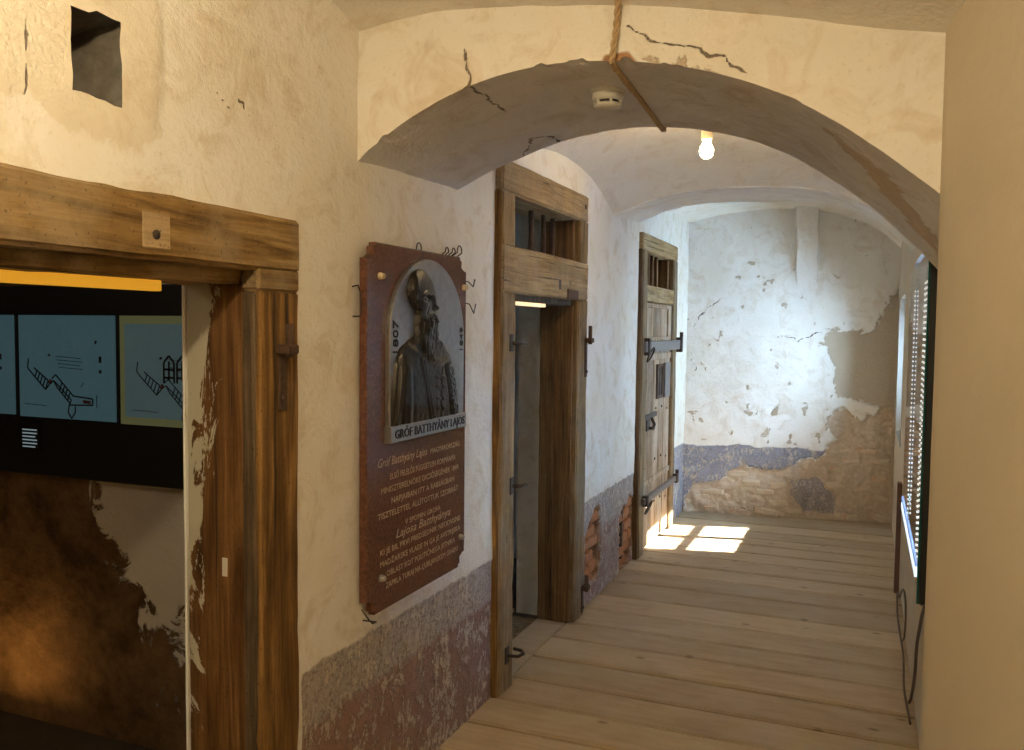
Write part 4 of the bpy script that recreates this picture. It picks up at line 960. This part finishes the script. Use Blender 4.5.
# ------------------------------------------------------------------ lamp, detector, cords
def bulb(loc, mat, label):
    x, y, z = loc; r_ = empty('bulb_lamp', (x, y, z+.15)); tag(r_, label, 'lamp')
    adopt(lathe('lampholder', [(.034, .135), (.034, .125), (.028, .12), (.026, .055), (.021, .045)], M['porcelain'], None, (x, y, z), 20), r_)
    adopt(lathe('bulb', [(.006, -.036), (.019, -.031), (.029, -.018), (.032, 0), (.029, .014), (.020, .030), (.0165, .046)], mat, None, (x, y, z), 20), r_)
    return r_
bulb((-.718, 4.10, 2.432), M['bulb_view'], 'bare lit bulb in a cream holder under the middle vault')
bulb((-.62, .55, 2.50), M['bulb_near'], 'bare lit bulb under the vault just behind the viewer')
bulb((-2.7, .95, 2.22), M['bulb_fill_cell'], 'unseen bulb added to brighten the near cell')  # added bulb, out of view, to raise the light in the cell
bulb((-.62, -1.75, 2.50), M['bulb_near'], 'bare lit bulb under the rearmost vault')
dx, dy = -.752, 2.575; dzc = float(a1f(dx))*.67+float(a1b(dx))*.33
sm = empty('smoke_detector', (dx, dy, dzc)); tag(sm, 'round white smoke detector on the underside of the near arch', 'smoke detector')
adopt(lathe('base', [(.052, .012), (.052, -.006), (.048, -.012)], M['white_pl'], None, (dx, dy, dzc), 28), sm)
adopt(lathe('body', [(.047, -.010), (.048, -.026), (.043, -.034)], M['white_pl'], None, (dx, dy, dzc), 28), sm)
adopt(lathe('vent_gap', [(.036, -.030), (.036, -.043)], M['black'], None, (dx, dy, dzc), 24), sm)
for k in range(6):
    a = k*pi/3; adopt(beam('vent_rib', (dx+.040*math.cos(a)-.004, dy+.040*math.sin(a)-.004, dzc-.046), (dx+.040*math.cos(a)+.004, dy+.040*math.sin(a)+.004, dzc-.030), M['white_pl'], rough=0, bev=.001), sm)
adopt(lathe('cap', [(.042, -.042), (.040, -.050), (.026, -.056), (.008, -.057)], M['white_pl'], None, (dx, dy, dzc), 28), sm)

def smooth_path(pts, n=12):
    P = [np.array(p, float) for p in pts]; P = [2*P[0]-P[1]]+P+[2*P[-1]-P[-2]]; out = []
    for i in range(1, len(P)-2):
        for t in np.linspace(0, 1, n, endpoint=False):
            out.append(.5*((2*P[i])+(-P[i-1]+P[i+1])*t+(2*P[i-1]-5*P[i]+4*P[i+1]-P[i+2])*t*t+(-P[i-1]+3*P[i]-3*P[i+1]+P[i+2])*t**3))
    return out+[P[-2]]
zs = lambda x, y: float(a1f(x))*(1-(y-2.3)/.7)+float(a1b(x))*((y-2.3)/.7)
path = smooth_path([(-.640, 2.272, 2.62), (-.642, 2.280, 2.48), (-.648, 2.284, 2.40), (-.655, 2.280, 2.330), (-.658, 2.295, zs(-.658, 2.3)-.012), (-.664, 2.45, zs(-.664, 2.45)-.012), (-.668, 2.65, zs(-.668, 2.65)-.010), (-.672, 2.85, zs(-.67, 2.85)-.011), (-.675, 3.0, zs(-.675, 3.0)-.010), (-.676, 3.016, zs(-.675, 3.0)+.02), (-.676, 3.022, 2.45)], 14)
tc = empty('twisted_cord', (-.642, 2.28, 2.48)); tag(tc, 'twisted tan cloth cord running over and under the near arch', 'cord')
for s in range(2):
    q = []; L = 0
    for i, p in enumerate(path):
        t = path[min(i+1, len(path)-1)]-path[max(i-1, 0)]; t = t/np.linalg.norm(t)
        if i: L += np.linalg.norm(p-path[i-1])
        n1 = np.cross(t, [1, 0, 0]); n1 /= np.linalg.norm(n1); n2 = np.cross(t, n1); a = L*2*pi/.055+s*pi
        q.append(p+(n1*math.cos(a)+n2*math.sin(a))*.0048)
    adopt(tube('strand', q, .0052, M['cord'], n=6), tc)
def cable(pts, r, lab, mat='black_pl'):
    o = tube('cable', smooth_path(pts, 8), r, M[mat], n=6); tag(o, lab, 'cable', 'cables by the right wall'); return o
cable([(.222, 3.40, .612), (.222, 3.52, .55), (.224, 3.66, .46), (.222, 3.78, .34), (.224, 3.86, .20), (.220, 3.96, .06), (.215, 4.02, .006)], .0065, 'brown cable hanging down the right wall from the glass pane')
cable([(.222, 5.68, .02), (.218, 5.45, .05), (.222, 5.10, .20), (.224, 4.86, .21), (.222, 4.72, .14), (.22, 4.75, .05), (.216, 4.82, .008)], .005, 'looped dark cable lying against the right wall skirting')
cable([(.215, 5.70, .006), (.205, 5.2, .006), (.212, 4.6, .006), (.20, 4.2, .006), (.21, 3.8, .006)], .005, 'thin dark cable along the right floor edge')
